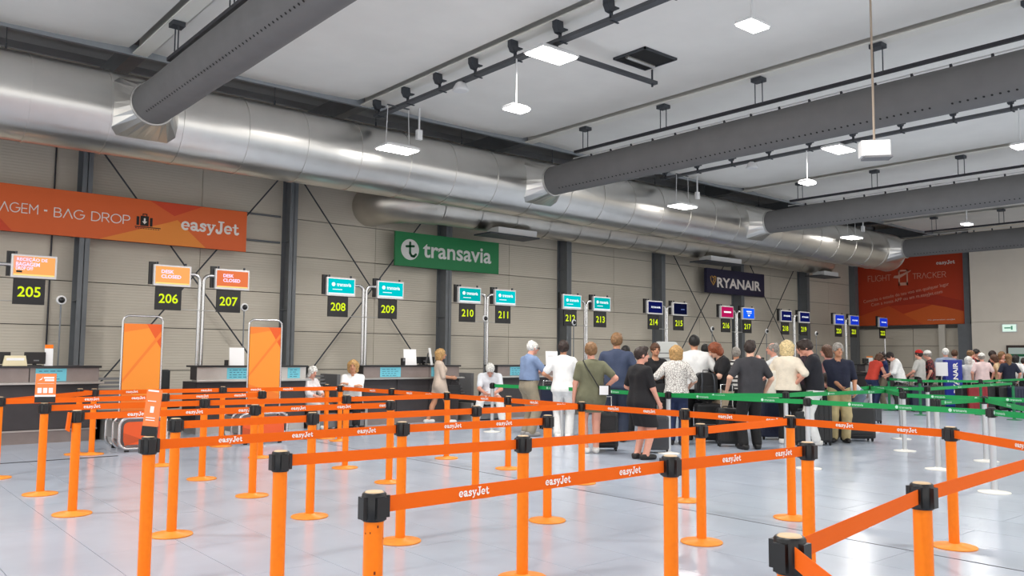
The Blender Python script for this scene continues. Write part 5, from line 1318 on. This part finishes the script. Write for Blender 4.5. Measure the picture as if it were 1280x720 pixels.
# ================================================================= BAGS
SUITM = {}
def suitcase(label, p, w_, d, h, rz, m, hz=.0, soft=False):
    t = thing('suitcase', label, 'suitcase', (p.x, p.y, 0), rz)
    wh = .05
    MB().box(-w_/2, w_/2, -d/2, d/2, wh, h).build('shell', m, t, bevel=min(.05, d*.2))
    if soft:
        MB().box(-w_*.4, w_*.4, -d/2-.03, -d/2+.02, wh+.08, h*.55).build('front_pocket', m, t, bevel=.02); MB().tube([(-w_*.36, -d/2-.032, h*.55-.05), (w_*.36, -d/2-.032, h*.55-.05)], .006, 6).build('zip', M_GREYPL, t)
    else:
        rb = MB()
        for k in range(5): rb.box(-w_*.38+k*w_*.19-.012, -w_*.38+k*w_*.19+.012, -d/2-.008, d/2+.008, wh+.08, h-.07)
        rb.build('ribs', m, t)
    for sx in (-1, 1):
        for sy in (-1, 1): MB().tube([(sx*w_*.40-.012, sy*d*.34, .028), (sx*w_*.40+.012, sy*d*.34, .028)], .028, 12).box(sx*w_*.40-.02, sx*w_*.40+.02, sy*d*.34-.02, sy*d*.34+.02, .035, wh+.02).build('wheel', M_RUBBER, t)
    MB().tube([(-.08, 0, h-.005), (-.08, 0, h+.025), (.08, 0, h+.025), (.08, 0, h-.005)], .012, 8).build('top_handle', M_BLACK, t)
    if hz:
        MB().tube([(-w_*.26, d*.3, h-.01), (-w_*.26, d*.3, h+hz), (w_*.26, d*.3, h+hz), (w_*.26, d*.3, h-.01)], .011, 8).build('pull_handle', M_TUBE, t)
    return t
SB = mat('suitcase_black', (24, 24, 26), .45, bump=.1, bscale=60); SN = mat('suitcase_navy', (28, 34, 60), .5, bump=.1, bscale=60); SG = mat('suitcase_grey', (58, 60, 64), .4); SR = mat('suitcase_red', (150, 30, 40), .4)
suitcase('black soft suitcase between the olive dress and the black dress', B(757, 563), .40, .26, .62, R(-40), SB, .25, True)
suitcase('grey ribbed suitcase right behind the woman in the black dress', B(822, 566), .38, .24, .60, R(-50), SG)
suitcase('black upright suitcase in front of the man in charcoal, left one', B(910, 558), .38, .24, .66, R(-45), SB, .4)
suitcase('dark suitcase under the black backpack at the white T-shirt man', B(885, 553), .46, .28, .70, R(-38), SB, 0, True)
suitcase('large navy suitcase between the man in charcoal and the blonde woman', B(966, 549), .50, .30, .72, R(-40), SN, 0)
suitcase('black suitcase at the knees of the man with glasses', B(1022, 556), .46, .28, .78, R(-40), SB, .1)
suitcase('large black suitcase right of the man in khaki trousers', B(1071, 551), .62, .30, .62, R(-42), SB, 0, True)
suitcase('black suitcase left of the man in khaki trousers', B(1043, 548), .34, .26, .62, R(-30), SB, 0)
suitcase('small dark case behind the silver post right of the large suitcases', B(1093, 529), .3, .2, .42, R(-40), SG)
suitcase('navy and white trolley bag beside the man holding paper', B(686, 536), .4, .3, .9, R(-30), SN, .1, True)
suitcase('black suitcase between the white trousers and the beige cardigan', B(1004, 556), .36, .24, .6, R(-40), SB, .3)
for i, (x, d, m, lab) in enumerate(((1130, 24.6, SB, 'black suitcase below the man in white shirt'), (1150, 24.2, SN, 'navy suitcase below the red headgear'), (1168, 24.4, SB, 'black suitcase left of the white notice board'), (1207, 24.6, SG, 'grey suitcase right of the blue totem'), (1222, 24.2, SR, 'dark red suitcase below the red bag strap'), (1238, 24.6, SB, 'black suitcase below the white sun hat'), (1256, 24.4, SB, 'black suitcase below the woman in tan'), (1272, 24.2, SN, 'navy suitcase at the right edge'))):
    suitcase(lab+' in the far crowd', at_depth(x, 500, d), .5, .3, .75, -YAW+R(-20+10*(i % 4)), m, .1)
def handbag(name, label, p, w_, h, d, rz, m, strap=None, cat='bag'):
    t = thing(name, label, cat, p, rz)
    MB().prism([(-w_/2, 0), (w_/2, 0), (w_*.42, h), (-w_*.42, h)], lambda u, v, dd: (u, dd, v), -d/2, d/2).build('body', m, t, bevel=.02)
    MB().box(-w_*.4, w_*.4, -d/2-.006, d/2+.006, h*.62, h*1.0).build('flap', m, t, bevel=.006)
    if strap: MB().tube([Vector(q) for q in strap], .011, 6).build('strap', m, t)
    return t
BAGM = mat('bag_black', (22, 21, 23), .5)
t, P = PPL['walk']; p = hand_world(t, P, 1); handbag('handbag', 'black handbag held by the walking woman in beige', (p.x+.05, p.y, p.z-.46), .32, .30, .13, R(-30), BAGM, [(-.1, 0, .29), (-.05, 0, .42), (.05, 0, .42), (.1, 0, .29)])
t, P = PPL['bag']; sh = world(t, P['J']['sh'][-1]); q = world(t, (P['J']['sh'][-1][0]-.13, -.02, .98)); handbag('shoulder_bag', 'large black shoulder bag on the blond woman in the patterned top', (q.x, q.y, q.z-.22), .36, .30, .14, -YAW+R(20), BAGM, [(.12, 0, .28), (.15, -.02, sh.z-q.z+.24), (.2, .05, sh.z-q.z+.24), (.08, .03, .3)])
t, P = PPL['olive']; q = world(t, (.19, -.17, 1.0)); handbag('crossbody_bag', 'small black crossbody bag with a white card on the olive dress', (q.x, q.y, q.z-.07), .2, .15, .06, -YAW, BAGM)
MB().box(-.09, .05, -.045, -.035, .0, .14).build('white_card', M_PAPER, bpy.data.objects['crossbody_bag'])
c = [world(t, v)-Vector((q.x, q.y, q.z-.07)) for v in ((.10, -.165, 1.03), (0.0, -.165, 1.2), (-.11, -.14, 1.38), (-.14, -.05, 1.47))]
o = MB().tube([Matrix.Rotation(YAW, 3, 'Z') @ v for v in c], .009, 6).build('strap', BAGM, bpy.data.objects['crossbody_bag'])
# backpack at the white T-shirt man
bp_ = B(883, 552)
t = thing('backpack', 'black backpack with straps standing on a suitcase by the white T-shirt man', 'backpack', (bp_.x, bp_.y, .735), -YAW)
MB().prism(rrect(-.19, .19, 0, .52, .1), lambda u, v, d: (u, d, v), -.12, .12).build('body', BAGM, t, bevel=.02); MB().prism(rrect(-.15, .15, .03, .28, .05), lambda u, v, d: (u, d, v), -.17, -.11).build('pocket', BAGM, t, bevel=.015)
for sx in (-.1, .1): MB().tube([(sx, -.12, .5), (sx*1.1, -.2, .38), (sx*1.2, -.18, .12), (sx, -.12, .04)], .016, 6).build('strap', M_DARKSTEEL, t)
MB().tube([(-.05, 0, .51), (-.05, 0, .56), (.05, 0, .56), (.05, 0, .51)], .01, 6).build('loop', BAGM, t)
# papers and phones held
def sheet(label, p, w_, h, rz, lean=0):
    t = thing('paper_sheet', label, 'paper', p, rz); o = MB().box(-w_/2, w_/2, -.002, .002, -.02, h).build('sheet', M_PAPER, t); o.rotation_euler = (R(lean), 0, 0); MB().box(-w_*.3, w_*.3, -.0035, -.002, h*.7, h*.72).build('print_lines', M_GREYPL, o); return t
t, P = PPL['blue']; p = (hand_world(t, P, 1)+hand_world(t, P, -1))/2; f = t.matrix_basis.to_3x3() @ Vector((0, 1, 0)); sheet('white sheet of paper held up by the man in pale blue', p+f*.12+Vector((0, 0, .05)), .24, .33, -YAW+R(10), -10)
t, P = PPL['glas']; p = (hand_world(t, P, 1)+hand_world(t, P, -1))/2; f = t.matrix_basis.to_3x3() @ Vector((0, 1, 0))
t = thing('phone', 'dark phone in the hands of the man with glasses', 'phone', p+f*.11+Vector((0, 0, .03)), -YAW+R(60)); MB().box(-.036, .036, -.005, .005, -.07, .07).build('case', M_BLACK, t, bevel=.003); MB().box(-.031, .031, -.0065, -.005, -.062, .062).build('glass', M_DESKTOP, t)
# red bag on the far man, jacket over the arm
p = at_depth(1215, 466, 26.2); handbag('sling_bag', 'red sling bag worn in the far crowd by the man in white', (p.x, p.y, p.z-.12), .42, .24, .12, -YAW, mat('bag_red', (196, 44, 56), .6), [(.15, -.06, .2), (.1, -.12, .42), (-.02, -.14, .62)])
t, P = PPL['cream']; q = world(t, (-.22, -.08, .98)); t2 = thing('jacket', 'pale jacket hanging over the arm left of the blonde woman', 'jacket', (q.x, q.y, q.z-.18), -YAW)
MB().prism([(-.12, .0), (.1, -.02), (.16, .3), (.06, .52), (-.06, .5), (-.16, .2)], lambda u, v, d: (u, d, v), -.06, .06).build('cloth', c_('ecru', (232, 226, 212)), t2, bevel=.03); MB().tube([(.02, 0, .48), (.1, .05, .42), (.12, .05, .2)], .045, 8, r1=.035).build('sleeve', c_('ecru', (232, 226, 212)), t2)
